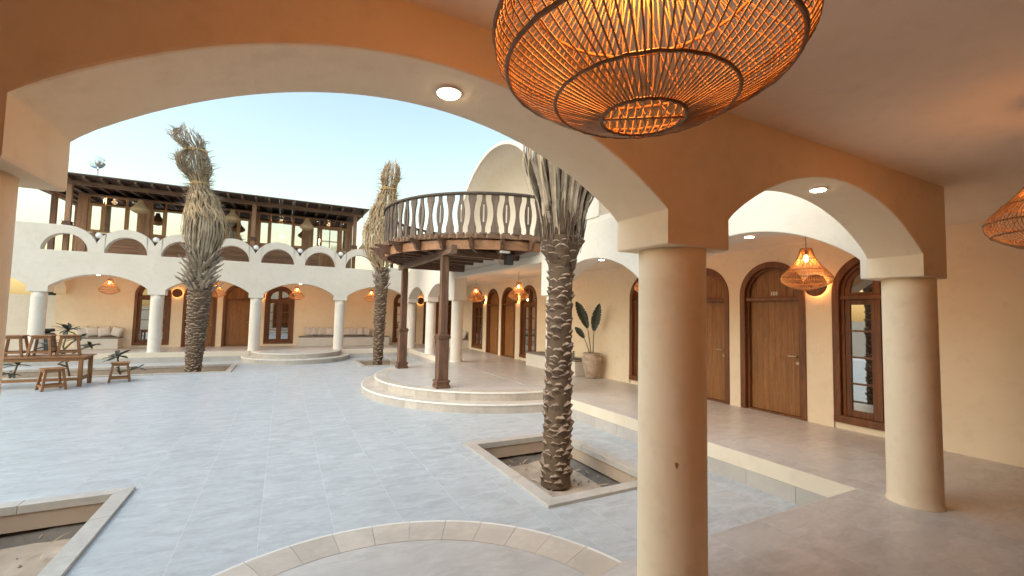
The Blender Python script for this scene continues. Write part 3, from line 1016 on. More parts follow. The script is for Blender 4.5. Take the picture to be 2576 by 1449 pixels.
MB().box(PX - 0.07, PX + 0.07, PYS[0] - 0.6, PYS[1] + 0.6, zj0 - 0.12, zj0 + 0.058).build('cross_beam', M['beamy'], bal)
for y in PYS:
    MB().box(PX + 0.072, bx - 0.07, y - 0.06, y + 0.06, zj0 - 0.10, zj0 + 0.057).build('tie_beam', M['beamx'], bal)
    p = MB()
    def sq(h, z0, z1): p.box(PX - h, PX + h, y - h, y + h, z0, z1)
    sq(0.085, rz(-0.52), zj0 - 0.121)
    post = p.build('post', M['beamz'], bal, bevel=0.012)
    p = MB(); sq(0.122, PZ + 0.18, rz(-0.60)); p.build('pedestal', M['beamz'], post, bevel=0.012)
    p = MB(); sq(0.14, rz(-0.60), rz(-0.57)); sq(0.155, rz(-0.569), rz(-0.545)); sq(0.135, rz(-0.544), rz(-0.50)); p.build('collar', M['beamz'], post, bevel=0.008)
    p = MB(); sq(0.16, PZ + 0.003, PZ + 0.08); sq(0.145, PZ + 0.081, PZ + 0.13); sq(0.16, PZ + 0.131, PZ + 0.179); p.build('plinth', M['beamz'], post, bevel=0.01)
# railing
zr0, zr1 = zd + 0.035, rz(2.66)
H = zr1 - zr0
def hourglass():
    pr = [(0.092, 0), (0.092, 0.14), (0.076, 0.20), (0.056, 0.30), (0.043, 0.42), (0.039, 0.5)]
    pr = pr + [(w_, 1 - z) for w_, z in pr[-2::-1]]
    mb = MB(); poly = [(w_, z * H) for w_, z in pr] + [(-w_, z * H) for w_, z in pr[::-1]]
    mb.prism(poly, 'y', -0.018, 0.018)
    return mb.mesh('wide_baluster', M['grey_wood'])
def oval():
    pr = [(0.040, 0), (0.040, 0.14), (0.056, 0.22), (0.079, 0.36), (0.086, 0.5), (0.079, 0.64), (0.056, 0.78), (0.040, 0.86), (0.040, 1)]
    mb = MB(); s0, s1, sw = 0.27, 0.74, 0.018
    zs = sorted({z for _, z in pr} | {s0, s1})
    def wat(z):
        for (w0, z0), (w1, z1) in zip(pr, pr[1:]):
            if z0 <= z <= z1: return w0 + (w1 - w0) * (z - z0) / (z1 - z0)
    low = [z for z in zs if z <= s0]; mid = [z for z in zs if s0 <= z <= s1]; hi = [z for z in zs if z >= s1]
    for seg in (low, hi):
        mb.prism([(wat(z), z * H) for z in seg] + [(-wat(z), z * H) for z in seg[::-1]], 'y', -0.018, 0.018)
    for s in (-1, 1):
        mb.prism([(s * wat(z), z * H) for z in mid] + [(s * sw, z * H) for z in mid[::-1]], 'y', -0.018, 0.018)
    return mb.mesh('slotted_baluster', M['grey_wood'])
mh, mo = hourglass(), oval()
foot = MB().box(-0.115, 0.115, -0.05, 0.05, -0.034, 0.0).mesh('baluster_foot', M['grey_wood'])
nbal = 36; RB = 2.93
for i in range(nbal):
    a = R_(90) + PI * (i + 0.5) / nbal
    l = (bx + RB * math.cos(a), by + RB * math.sin(a), zr0)
    b = put('baluster', mh if i % 2 else mo, bal, l, rot=(0, 0, a + PI / 2))
    f = bpy.data.objects.new('foot', foot); COL.objects.link(f); f.parent = b
    if i % 2 == 0: f.scale = (0.72, 1, 1)
n = 60
def ringrail(ra, rb, z0, z1): return wedge(bx, by, R_(90), R_(270), ra, rb, z0, z1, n)
ringrail(RB - 0.06, RB + 0.06, zr1, zr1 + 0.022).build('handrail', M['rail_wood'], bal, bevel=0.005)
ringrail(RB - 0.045, RB + 0.045, zr1 + 0.0225, zr1 + 0.055).build('handrail_cap', M['rail_wood'], bal, bevel=0.01)

# floodlight and loudspeaker under the balcony edge
sp = thing('loudspeaker', 'small black loudspeaker hung under the balcony near the palm', 'loudspeaker', (4.55, 8.98, rz(1.2)))
MB().box(4.46, 4.64, 8.90, 9.06, rz(1.12), rz(1.36)).build('cabinet', M['blackmetal'], sp, bevel=0.012)
MB().box(4.53, 4.57, 8.96, 9.0, rz(1.36), rz(1.43)).build('bracket', M['blackmetal'], sp)
fl = thing('floodlight', 'small grey floodlight fixed under the balcony edge', 'floodlight', (4.35, 8.82, rz(1.4)))
MB().box(4.25, 4.47, 8.76, 8.86, rz(1.36), rz(1.41)).build('housing', M['white'], fl, bevel=0.01)
MB().tube([(4.28, 8.82, rz(1.36)), (4.25, 8.84, rz(1.25)), (4.27, 8.9, rz(1.12)), (4.40, 8.95, rz(1.10))], 0.006, 6).build('cable', M['fascia'], fl, True)

# ---- wooden pavilion on the far roof terrace
pav = thing('wooden_pavilion', 'long dark timber pavilion with big windows on the far roof terrace', 'pavilion', (-2.2, 24, UP))
PY0, PY1 = 22.80, 26.40
PXL, PXR = -7.29, 2.85
zs_, zt_, zh_ = rz(2.87), rz(3.98), rz(4.34)
MB().box(PXL, PXR, PY0, PY1, UP + 0.002, UP + 0.03).build('floor', M['pav_plank'], pav)
MB().box(PXL, PXR, PY0, PY1, zh_, zh_ + 0.04).build('ceiling', M['pav_plank'], pav)
def planks(x0, x1, y, axis='x'):
    n = 7; hgt = (zs_ - 0.02 - UP - 0.03) / n
    for i in range(n):
        z = UP + 0.03 + i * hgt
        if axis == 'x': MB().box(x0, x1, y, y + 0.05, z + 0.003, z + hgt - 0.003).build('plank', M['pav_plank'], pav, bevel=0.004)
        else: MB().box(y, y + 0.05, x0, x1, z + 0.003, z + hgt - 0.003).build('plank', M['pav_plank'], pav, bevel=0.004)
def pilaster(x0, x1, y, d=0.12):
    MB().box(x0, x1, y - 0.02, y + d, UP + 0.03, zh_).build('pilaster', M['pav_post'], pav, bevel=0.008)
def bay(x0, x1, mull, y, panes=True, nolow=False, transom=None):
    wn = MB()
    f = 0.05
    wn.box(x0, x0 + f, y, y + 0.08, zs_, zh_ - 0.001); wn.box(x1 - f, x1, y, y + 0.08, zs_, zh_ - 0.001)
    wn.box(x0 + f, x1 - f, y, y + 0.08, zh_ - 0.05, zh_ - 0.001); wn.box(x0 + f, x1 - f, y - 0.01, y + 0.09, zs_, zs_ + 0.05)
    wn.box(x0 + f, x1 - f, y + 0.001, y + 0.079, zt_ - 0.025, zt_ + 0.025)
    w_ = wn.build('window', M['pav_frame'], pav, bevel=0.006)
    xs_ = [x0 + f] + mull + [x1 - f]
    for mx in mull:
        MB().box(mx - 0.045, mx + 0.045, y + 0.003, y + 0.076, zs_ + 0.05, zt_ - 0.025).build('mullion', M['pav_frame'], w_)
        MB().box(mx - 0.02, mx + 0.02, y + 0.003, y + 0.076, zt_ + 0.025, zh_ - 0.05).build('mullion', M['pav_frame'], w_)
    for i in range(len(xs_) - 1):
        a, b = xs_[i] + (0.045 if i else 0), xs_[i + 1] - (0.045 if i < len(xs_) - 2 else 0)
        if panes:
            MB().box(a, b, y + 0.035, y + 0.041, zs_ + 0.05, zt_ - 0.025).build('pane', M['pane'], w_)
            MB().box(a, b, y + 0.035, y + 0.041, zt_ + 0.025, zh_ - 0.05).build('pane', M['pane'], w_)
        if i in (0, len(xs_) - 2) and b - a < 0.62:
            mb = MB()
            mb.box(a, a + 0.05, y + 0.01, y + 0.06, zs_ + 0.05, zt_ - 0.025); mb.box(b - 0.05, b, y + 0.01, y + 0.06, zs_ + 0.05, zt_ - 0.025)
            mb.box(a + 0.05, b - 0.05, y + 0.01, y + 0.06, zs_ + 0.05, zs_ + 0.10); mb.box(a + 0.05, b - 0.05, y + 0.01, y + 0.06, zt_ - 0.075, zt_ - 0.025)
            mb.build('sash', M['pav_frame'], w_)
    return w_
BAYS = [(-6.98, -5.37, [-6.5, -5.82]), (-5.03, -3.42, [-4.55, -3.9]), (-3.10, -1.49, [-2.65, -1.97]), (-1.19, 0.70, [-0.71, 0.21])]
for x0, x1, mu in BAYS:
    bay(x0, x1, mu, PY0)
    bay(x0, x1, mu, PY1 - 0.08)
    planks(x0 - 0.02, x1 + 0.02, PY0 + 0.01); planks(x0 - 0.02, x1 + 0.02, PY1 - 0.06)
bay(1.00, 1.36, [], PY0); bay(2.28, 2.63, [], PY0)
bay(1.00, 2.63, [1.5, 2.1], PY1 - 0.08); planks(0.98, 2.65, PY1 - 0.06)
planks(0.98, 1.36, PY0 + 0.01); planks(2.28, 2.65, PY0 + 0.01)
for x0, x1 in ((PXL, -6.98), (-5.37, -5.03), (-3.42, -3.10), (-1.49, -1.19), (0.70, 1.00), (2.63, PXR)):
    pilaster(x0 + 0.001, x1 - 0.001, PY0); pilaster(x0 + 0.001, x1 - 0.001, PY1 - 0.12)
for X in (PXL, PXR - 0.06):
    for y in (PY0 + 0.13, 24.5):
        MB().box(X, X + 0.06, y, y + 0.16, UP + 0.03, zh_).build('pilaster', M['beamz'], pav)
    planks(PY0 + 0.13, PY1 - 0.13, X, 'y')
# part-glazed door
dr = MB()
dx0, dx1 = 1.38, 2.26
dr.box(dx0, dx0 + 0.1, PY0, PY0 + 0.07, UP + 0.03, zt_); dr.box(dx1 - 0.1, dx1, PY0, PY0 + 0.07, UP + 0.03, zt_)
dr.box(dx0 + 0.1, dx1 - 0.1, PY0, PY0 + 0.07, zt_ - 0.12, zt_); dr.box(dx0 + 0.1, dx1 - 0.1, PY0, PY0 + 0.07, rz(2.62), rz(2.76)); dr.box(dx0 + 0.1, dx1 - 0.1, PY0, PY0 + 0.07, UP + 0.03, UP + 0.16)
d_ = dr.build('door', M['pav_frame'], pav, bevel=0.006)
MB().box(1.80, 1.84, PY0 + 0.01, PY0 + 0.06, rz(2.76), zt_ - 0.12).build('glazing_bar', M['pav_frame'], d_)
MB().box(dx0 + 0.1, dx1 - 0.1, PY0 + 0.012, PY0 + 0.058, rz(3.28), rz(3.32)).build('glazing_bar', M['pav_frame'], d_)
for a, b in ((dx0 + 0.1, 1.80), (1.84, dx1 - 0.1)):
    for c, e in ((rz(2.76), rz(3.28)), (rz(3.32), zt_ - 0.12)):
        MB().box(a, b, PY0 + 0.03, PY0 + 0.036, c, e).build('pane', M['pane'], d_)
for a in (1.48, 1.65, 1.82, 1.99):
    MB().box(a + 0.004, a + 0.166, PY0 + 0.02, PY0 + 0.05, UP + 0.16, rz(2.62)).build('plank', M['furn'], d_)
MB().box(1.36, 2.28, PY0 + 0.001, PY0 + 0.079, zt_, zt_ + 0.05).build('transom', M['pav_frame'], d_)
MB().box(1.36, 2.28, PY0 + 0.035, PY0 + 0.041, zt_ + 0.05, zh_).build('pane', M['pane'], d_)
# verandah posts, beam, rafters and roof
for x in (-6.92, -3.10, -1.26, 2.71):
    p = MB(); p.box(x - 0.075, x + 0.075, 20.83, 20.98, UP + 0.002, rz(4.27)); po = p.build('post', M['pav_post'], pav, bevel=0.01)
    p = MB(); p.box(x - 0.13, x + 0.13, 20.775, 21.035, rz(2.80), rz(2.84)); p.box(x - 0.115, x + 0.115, 20.79, 21.02, rz(2.841), rz(2.90)); p.box(x - 0.13, x + 0.13, 20.775, 21.035, rz(2.901), rz(2.93)); p.build('collar', M['beamz'], po, bevel=0.01)
for y in (23.4, 25.6):
    MB().box(-8.25, -8.08, y - 0.08, y + 0.08, UP, rz(4.27)).build('post', M['beamz'], pav, bevel=0.01)
MB().box(-8.9, 3.05, 20.84, 20.97, rz(4.272), rz(4.42)).build('front_beam', M['beamx'], pav, bevel=0.008)
MB().box(-8.24, -8.10, 20.99, 26.6, rz(4.272), rz(4.40)).build('side_beam', M['beamy'], pav, bevel=0.008)
sl = 0.03
x = -8.75
while x < 3.15:
    MB().prism([(20.24, rz(4.425)), (20.24, rz(4.49)), (27.2, rz(4.49) + 7 * sl), (27.2, rz(4.385) + 7 * sl), (20.36, rz(4.385))], 'x', x - 0.035, x + 0.035).build('rafter', M['beamy'], pav)
    x += 0.472
nrb = 24
for i in range(nrb):
    a = -9.0 + 12.2 * i / nrb; b = -9.0 + 12.2 * (i + 1) / nrb
    MB().prism([(20.30, rz(4.492)), (20.30, rz(4.515)), (27.3, rz(4.515) + 7 * sl), (27.3, rz(4.492) + 7 * sl)], 'x', a + 0.003, b - 0.003).build('roof_board', M['roof'], pav)
MB().box(-9.02, 3.22, 20.20, 20.30, rz(4.492), rz(4.54)).build('gutter', M['rail_wood'], pav, bevel=0.008)
for x, y in ((-6.75, 23.5), (-6.35, 23.3), (-5.8, 23.6), (-5.3, 23.4), (1.3, 23.4), (1.8, 23.5), (2.45, 23.4), (-0.3, 24.2)):
    o = MB().lathe([(0.06, zh_ - 0.012), (0.06, zh_ - 0.002)], 16, x, y).build('ceiling_spot', M['led'], pav)
    if x in (-6.35, -0.3, 1.8):
        ld = bpy.data.lights.new('spot_light', 'POINT'); ld.energy = 25; ld.color = (1.0, 0.62, 0.30); ld.shadow_soft_size = 0.1
        lo = bpy.data.objects.new('spot_light', ld); COL.objects.link(lo); lo.parent = o; lo.location = (x, y, zh_ - 0.12)

# lattice shelter on the terrace behind the vault, with its own roof
ps = thing('lattice_shelter', 'dark wooden lattice shelter seen through the portal behind the balcony', 'shelter', (9.5, 17.0, UP))
for x, y in ((8.6, 15.6), (8.6, 18.4), (11.0, 15.6), (11.0, 18.4)):
    MB().box(x - 0.07, x + 0.07, y - 0.07, y + 0.07, UP, rz(3.4)).build('post', M['beamz'], ps)
MB().prism([(8.2, rz(3.4)), (8.2, rz(3.48)), (9.8, rz(3.95)), (11.4, rz(3.48)), (11.4, rz(3.4))], 'y', 15.2, 18.8).build('roof', M['roof'], ps)
for i in range(9):
    MB().bar((8.6, 15.66 + 0.3 * i, rz(2.75)), (8.6, 15.96 + 0.3 * i, rz(3.38)), 0.02, 0.03).build('lattice_slat', M['beamz'], ps)
    MB().bar((8.63, 15.96 + 0.3 * i, rz(2.75)), (8.63, 15.66 + 0.3 * i, rz(3.38)), 0.02, 0.03).build('lattice_slat', M['beamz'], ps)
MB().box(8.56, 8.64, 15.67, 18.33, rz(2.68), rz(2.75)).build('lattice_rail', M['beamz'], ps)
# low timber roof on the terrace beyond the far corner
ts = thing('terrace_shelter', 'low timber roofed shelter beyond the far corner seen between balusters', 'shelter', (6.6, 24.5, UP))
for x, y in ((5.5, 23.4), (7.9, 23.4), (5.5, 26.0), (7.9, 26.0)):
    MB().box(x - 0.08, x + 0.08, y - 0.08, y + 0.08, UP, rz(3.7)).build('post', M['beamz'], ts)
MB().prism([(23.0, rz(3.7)), (23.0, rz(3.8)), (26.6, rz(4.0)), (26.6, rz(3.9))], 'x', 5.2, 8.4).build('roof', M['roof'], ts)
for i in range(7):
    MB().box(5.3 + 0.48 * i, 5.37 + 0.48 * i, 22.9, 26.5, rz(3.60), rz(3.698)).build('rafter', M['beamy'], ts)
MB().box(5.4, 8.0, 23.36, 23.44, rz(2.55), rz(2.63)).build('rail', M['beamx'], ts)

# globe lamps in the dips of the scalloped parapet
nm = ['second', 'third', 'fourth', 'fifth', 'sixth', 'seventh']
for k, x in enumerate(vals[:6]):
    lb = ['white globe lamp in the leftmost dip of the scalloped parapet', 'white globe lamp on the parapet just left of the bundled left palm', 'white globe lamp on the parapet hidden partly by the bundled left palm',
          'white globe lamp on the parapet right beside the palm, below the middle post', 'white globe lamp on the parapet below the third hanging basket lamp', 'white globe lamp on the parapet below the pavilion door'][k]
    t = thing('globe_lamp', lb, 'lamp', (x, YF + 0.15, rz(2.28)), 'globe lamps along the parapet')
    MB().lathe([(0.075, rz(2.20)), (0.075, rz(2.33)), (0.05, rz(2.36)), (0.05, rz(2.375))], 16, x, YF + 0.15).build('base', M['blackmetal'], t, True)
    MB().lathe([(0.02, rz(2.372))] + [(0.105 * math.sin(PI * i / 12), rz(2.475) - 0.105 * math.cos(PI * i / 12)) for i in range(1, 12)] + [(0.01, rz(2.58))], 20, x, YF + 0.15).build('globe', M['opal'], t, True)

# ------------------------------------------------------------------ lamps
PROF = [(0.58, 0.070), (0.555, 0.080), (0.50, 0.092), (0.43, 0.118), (0.37, 0.155), (0.31, 0.205), (0.255, 0.258), (0.21, 0.295), (0.17, 0.315), (0.135, 0.312), (0.10, 0.290), (0.065, 0.245), (0.035, 0.185), (0.012, 0.125), (0.0, 0.085)]
def prof_r(f):
    p = f * (len(PROF) - 1); i = min(int(p), len(PROF) - 2); u = p - i
    return PROF[i][0] * (1 - u) + PROF[i + 1][0] * u, PROF[i][1] * (1 - u) + PROF[i + 1][1] * u
def make_pendant():
    t = proto('pendant_lamp')
    mb = MB(); ns = 92
    for k in range(ns):                     # outer canes, gently twisted
        a0 = 2 * PI * k / ns + random.uniform(-0.008, 0.008); tw = 0.25
        pts = []
        for i in range(21):
            z, r = prof_r(i / 20); a = a0 + tw * (i / 20) ** 1.3
            pts.append((r * math.cos(a), r * math.sin(a), z))
        mb.tube(pts, 0.0020, 5, cap=False)
    mb.build('outer_weave', M['rattan'], t, True, kind='stuff')
    mb = MB(); ns = 30
    for k in range(ns):                     # inner canes slanting the other way
        a0 = 2 * PI * k / ns + random.uniform(-0.02, 0.02)
        for tw in (-1.1,):
            pts = []
            for i in range(4, 14):
                z, r = prof_r(i / 20); a = a0 + tw * (i / 20)
                pts.append(((r - 0.012) * math.cos(a), (r - 0.012) * math.sin(a), z))
            mb.tube(pts, 0.0017, 4, cap=False)
    mb.build('inner_weave', M['rattan'], t, True, kind='stuff')
    for f, rr in ((0.0, 0.005), (0.205, 0.004), (0.40, 0.004), (0.57, 0.0055), (0.72, 0.006), (0.86, 0.0045), (1.0, 0.005)):
        z, r = prof_r(f)
        mb = MB().tube([((r + 0.001) * math.cos(2 * PI * i / 64), (r + 0.001) * math.sin(2 * PI * i / 64), z + 0.0012 * math.sin(i * 2.4)) for i in range(64)], rr * (0.85 if f > 0.5 else 1), 6, True)
        mb.build('hoop', M['rattan_dark'], t, True)
    mb = MB().tube([(-0.085, 0, 0.0), (0.085, 0, 0.0)], 0.003, 6)
    for i in range(10):
        x = -0.076 + 0.152 * i / 9; h = math.sqrt(max(0, 0.085 ** 2 - x * x))
        for s in (-1, 1):
            mb.tube([(x - 0.006, 0, 0.002), (x + 0.004, s * h * 0.6, 0.006), (x - 0.002, s * h, 0.0)], 0.0022, 5)
    mb.build('base_ribs', M['rattan'], t, True)
    MB().lathe([(0.005, 0.586), (0.066, 0.580), (0.070, 0.574), (0.066, 0.570), (0.005, 0.572)], 24).build('neck_light_stop', M['rattan_dark'], t, True)  # added stopper over the neck, keeps bulb light off the ceiling
    MB().tube([(0, 0, 0.56), (0, 0, 0.98)], 0.004, 6).build('cord', M['blackmetal'], t)
    MB().lathe([(0.05, 0.955), (0.045, 0.985)], 20).build('ceiling_rose', M['blackmetal'], t, True)
    MB().lathe([(0.02, 0.49), (0.022, 0.51), (0.02, 0.54), (0.012, 0.575)], 14).build('lamp_holder', M['blackmetal'], t, True)
    MB().lathe([(0.004, 0.398), (0.022, 0.41), (0.03, 0.435), (0.024, 0.465), (0.014, 0.49)], 16).build('bulb', M['bulb'], t, True)
    ld = bpy.data.lights.new('bulb_light', 'POINT'); ld.energy = 10; ld.color = (1.0, 0.40, 0.10); ld.shadow_soft_size = 0.05
    lo = bpy.data.objects.new('bulb_light', ld); COL.objects.link(lo); lo.parent = t; lo.location = (0, 0, 0.385)
    return t
PEND = make_pendant()
PEND['category'] = 'lamp'
zp = CEIL - 0.985
PL = [((0.65, 0.675, rz(0.415)), 'huge woven rattan lamp hanging closest to the camera at the top'),
      ((3.87, 0.74, rz(0.42)), 'woven rattan lamp cut by the right edge of the picture'),
      ((6.5, 3.56, rz(0.42)), 'woven rattan lamp hanging in front of door 101'),
      ((6.5, 6.52, rz(0.42)), 'woven rattan lamp mostly hidden behind the central column'),
      ((6.5, 12.1, rz(0.41)), 'woven rattan lamp beyond the balcony posts, nearer of the pair'),
      ((6.5, 15.55, rz(0.41)), 'woven rattan lamp beyond the balcony posts, farther of the pair'),
      ((-5.9, 21.8, rz(0.42)), 'woven rattan lamp in the leftmost far arch above the cushioned bench'),
      ((-2.5, 21.8, rz(0.42)), 'woven rattan lamp in the far arch right beside the left palm trunk'),
      ((0.49, 21.8, rz(0.42)), 'woven rattan lamp in the far arch above the small curved steps'),
      ((3.70, 21.8, rz(0.42)), 'woven rattan lamp in the far arch beside the middle palm')]
for i, (l, lab) in enumerate(PL):
    c = place(PEND, l, -0.62 if i == 0 else random.uniform(0, 6), lab, 'rattan pendant lamps in the arcades')
    if i < 2:                     # the two lamps of the near arcade burn lower
        for o in c.children:
            if o.type == 'LIGHT': o.data = o.data.copy(); o.data.energy = 12 if i == 0 else 6; o.data.color = (1.0, 0.34, 0.06)
# unlit basket lamps of the pavilion
for o in list(PEND.children):
    if o.type == 'LIGHT': bpy.data.objects.remove(o)
for o in PEND.children:
    if o.name.startswith('bulb'): o.data = o.data.copy(); o.data.materials[0] = M['opal']
    if 'weave' in o.name or 'hoop' in o.name: o.data = o.data.copy(); o.data.materials[0] = M['straw']
MB().lathe([(r - 0.006, z) for z, r in PROF[::-1]], 40, cap=False).build('straw_lining', M['straw'], PEND, True)
for l, lab in (((-5.09, 21.5, rz(3.55)), 'straw basket lamp hanging at the left end of the pavilion'),
               ((-2.07, 21.5, rz(3.55)), 'straw basket lamp of the pavilion right beside the bundled left palm'),
               ((0.75, 21.5, rz(3.53)), 'straw basket lamp of the pavilion left of its glazed door')):
    place(PEND, l, random.uniform(0, 6), lab, 'basket lamps under the pavilion roof', scale=0.92)
low = place(PEND, (3.18, 21.5, rz(2.80)), 0.3, 'small basket lamp hanging low at the right end of the pavilion', 'basket lamps under the pavilion roof', scale=0.62)
cord = MB().tube([(3.18, 21.5, rz(3.39)), (3.18, 21.5, rz(4.40))], 0.006, 6).build('cord_extension', M['blackmetal'])
cord.parent = low; cord.matrix_parent_inverse = low.matrix_basis.inverted()
drop(PEND)

DL = [((0.67, 2.01, SPR + RISE), 'bright round downlight in the soffit of the nearest wide arch'),
      ((3.86, 2.01, SPR + RISE), 'bright round downlight in the soffit of the arch right of the central column'),
      ((5.37, 3.64, SPR + RISE), 'round downlight in the right arcade arch in front of door 101'),
      ((5.37, 6.66, SPR + RISE), 'round downlight in the right arcade arch between palm and central column'),
      ((-5.93, YF + 0.2, SPR + RISE), 'tiny downlight at the crown of the leftmost far arch'),
      ((0.59, YF + 0.2, SPR + RISE), 'tiny downlight at the crown of the far arch over the small steps'),
      ((-2.61, YF + 0.2, SPR + RISE), 'tiny downlight at the crown of the far arch behind the left palm')]
for (x, y, z), lab in DL:
    t = thing('downlight', lab, 'light', (x, y, z), 'recessed downlights in the arches')
    MB().lathe([(0.050, z - 0.018), (0.055, z - 0.010), (0.055, z + 0.002)], 28, x, y).build('lens', M['led2'], t)
    MB().lathe([(0.0555, z + 0.004), (0.0555, z - 0.011), (0.064, z - 0.011), (0.064, z + 0.004)], 28, x, y, False).build('trim_ring', M['white'], t, True)
    ld = bpy.data.lights.new('downlight_beam', 'SPOT'); ld.energy = 3; ld.color = (1.0, 0.62, 0.30); ld.spot_size = R_(120); ld.spot_blend = 0.8; ld.shadow_soft_size = 0.05
    lo = bpy.data.objects.new('downlight_beam', ld); COL.objects.link(lo); lo.parent = t; lo.location = (0, 0, -0.03)

def sconce(lab, x, y, nx, ny):
    t = thing('wall_sconce', lab, 'light', (x, y, rz(0.58)), 'round wall sconces beside the doors')
    def disc(r, d0, d1, mat, nm, bev=0.0):
        mb = MB(); n = 32
        P = lambda a, d: (x + nx * d + (-ny) * r * math.cos(a), y + ny * d + nx * r * math.cos(a), rz(0.58) + r * math.sin(a))
        k = mb.add([P(2 * PI * i / n, d0) for i in range(n)] + [P(2 * PI * i / n, d1) for i in range(n)])
        mb.face([k + i for i in range(n)]); mb.face([k + n + i for i in range(n)])
        for i in range(n):
            j = (i + 1) % n; mb.face([k + i, k + j, k + n + j, k + n + i])
        return mb.build(nm, mat, t, bevel=bev)
    disc(0.185, 0.07, 0.085, M['frame'], 'disc', 0.004)
    disc(0.14, 0.035, 0.055, M['sconce_glow'], 'glow_ring')
    disc(0.05, 0.0, 0.035, M['blackmetal'], 'mount')
sconce('round dark wall sconce between door 101 and the arched window', XW, 4.15, -1, 0)
sconce('round wall sconce on the right corridor behind the central column', XW, 7.215, -1, 0)
sconce('round wall sconce right of the two doors beyond the balcony', XW, 14.735, -1, 0)
sconce('round wall sconce left of the two doors beyond the balcony', XW, 17.815, -1, 0)
sconce('round wall sconce on the far wall just left of the left palm trunk', -4.02, YW, 0, -1)
sconce('round wall sconce on the far wall left of the big arched window', -0.96, YW, 0, -1)
sconce('round wall sconce on the far wall near the back corner', 6.46, YW, 0, -1)

# ------------------------------------------------------------------ palms
def scale_mesh(seed, ragged):
    rn = random.Random(seed)
    mb = MB(); n = 6; W = 0.086
    top_o, top_i, bot = [], [], []
    for i in range(n + 1):
        u = -1 + 2 * i / n
        j = rn.uniform(-1, 1) * ragged
        d = 0.050 * (1 - u * u) + 0.002 + 0.012 * j
        zz = 0.030 * (1 - u * u) - 0.022 + 0.014 * j
        th = 0.030 * (1 - u * u) * (1 + 0.6 * j)
        top_o.append((u * W, -d, zz)); top_i.append((u * W * 0.97, -d * 0.25 + 0.012, zz + 0.008 + th)); bot.append((u * W * 0.8, 0.016, -0.125 + 0.03 * abs(u)))
    k = mb.add(top_o + top_i + bot + [(p[0], 0.05, p[2] + 0.03) for p in top_i])
    for i in range(n):
        mb.cur = 1; mb.face([k + i, k + i + 1, k + n + 2 + i, k + n + 1 + i])
        mb.cur = 0; mb.face([k + i, k + 2 * n + 2 + i, k + 2 * n + 3 + i, k + i + 1])
        mb.face([k + n + 1 + i, k + n + 2 + i, k + 3 * n + 4 + i, k + 3 * n + 3 + i])
    return mb.mesh('leaf_base', [M['scale'], M['scale_cut']])
SCALES = [scale_mesh(i, 0.35 if i < 3 else 1.0) for i in range(6)]

def interp(tab, z):
    if z <= tab[0][0]: return tab[0][1:]
    for a, b in zip(tab, tab[1:]):
        if z <= b[0]:
            u = (z - a[0]) / (b[0] - a[0]); u = u * u * (3 - 2 * u)
            return tuple(p + (q - p) * u for p, q in zip(a[1:], b[1:]))
    return tab[-1][1:]

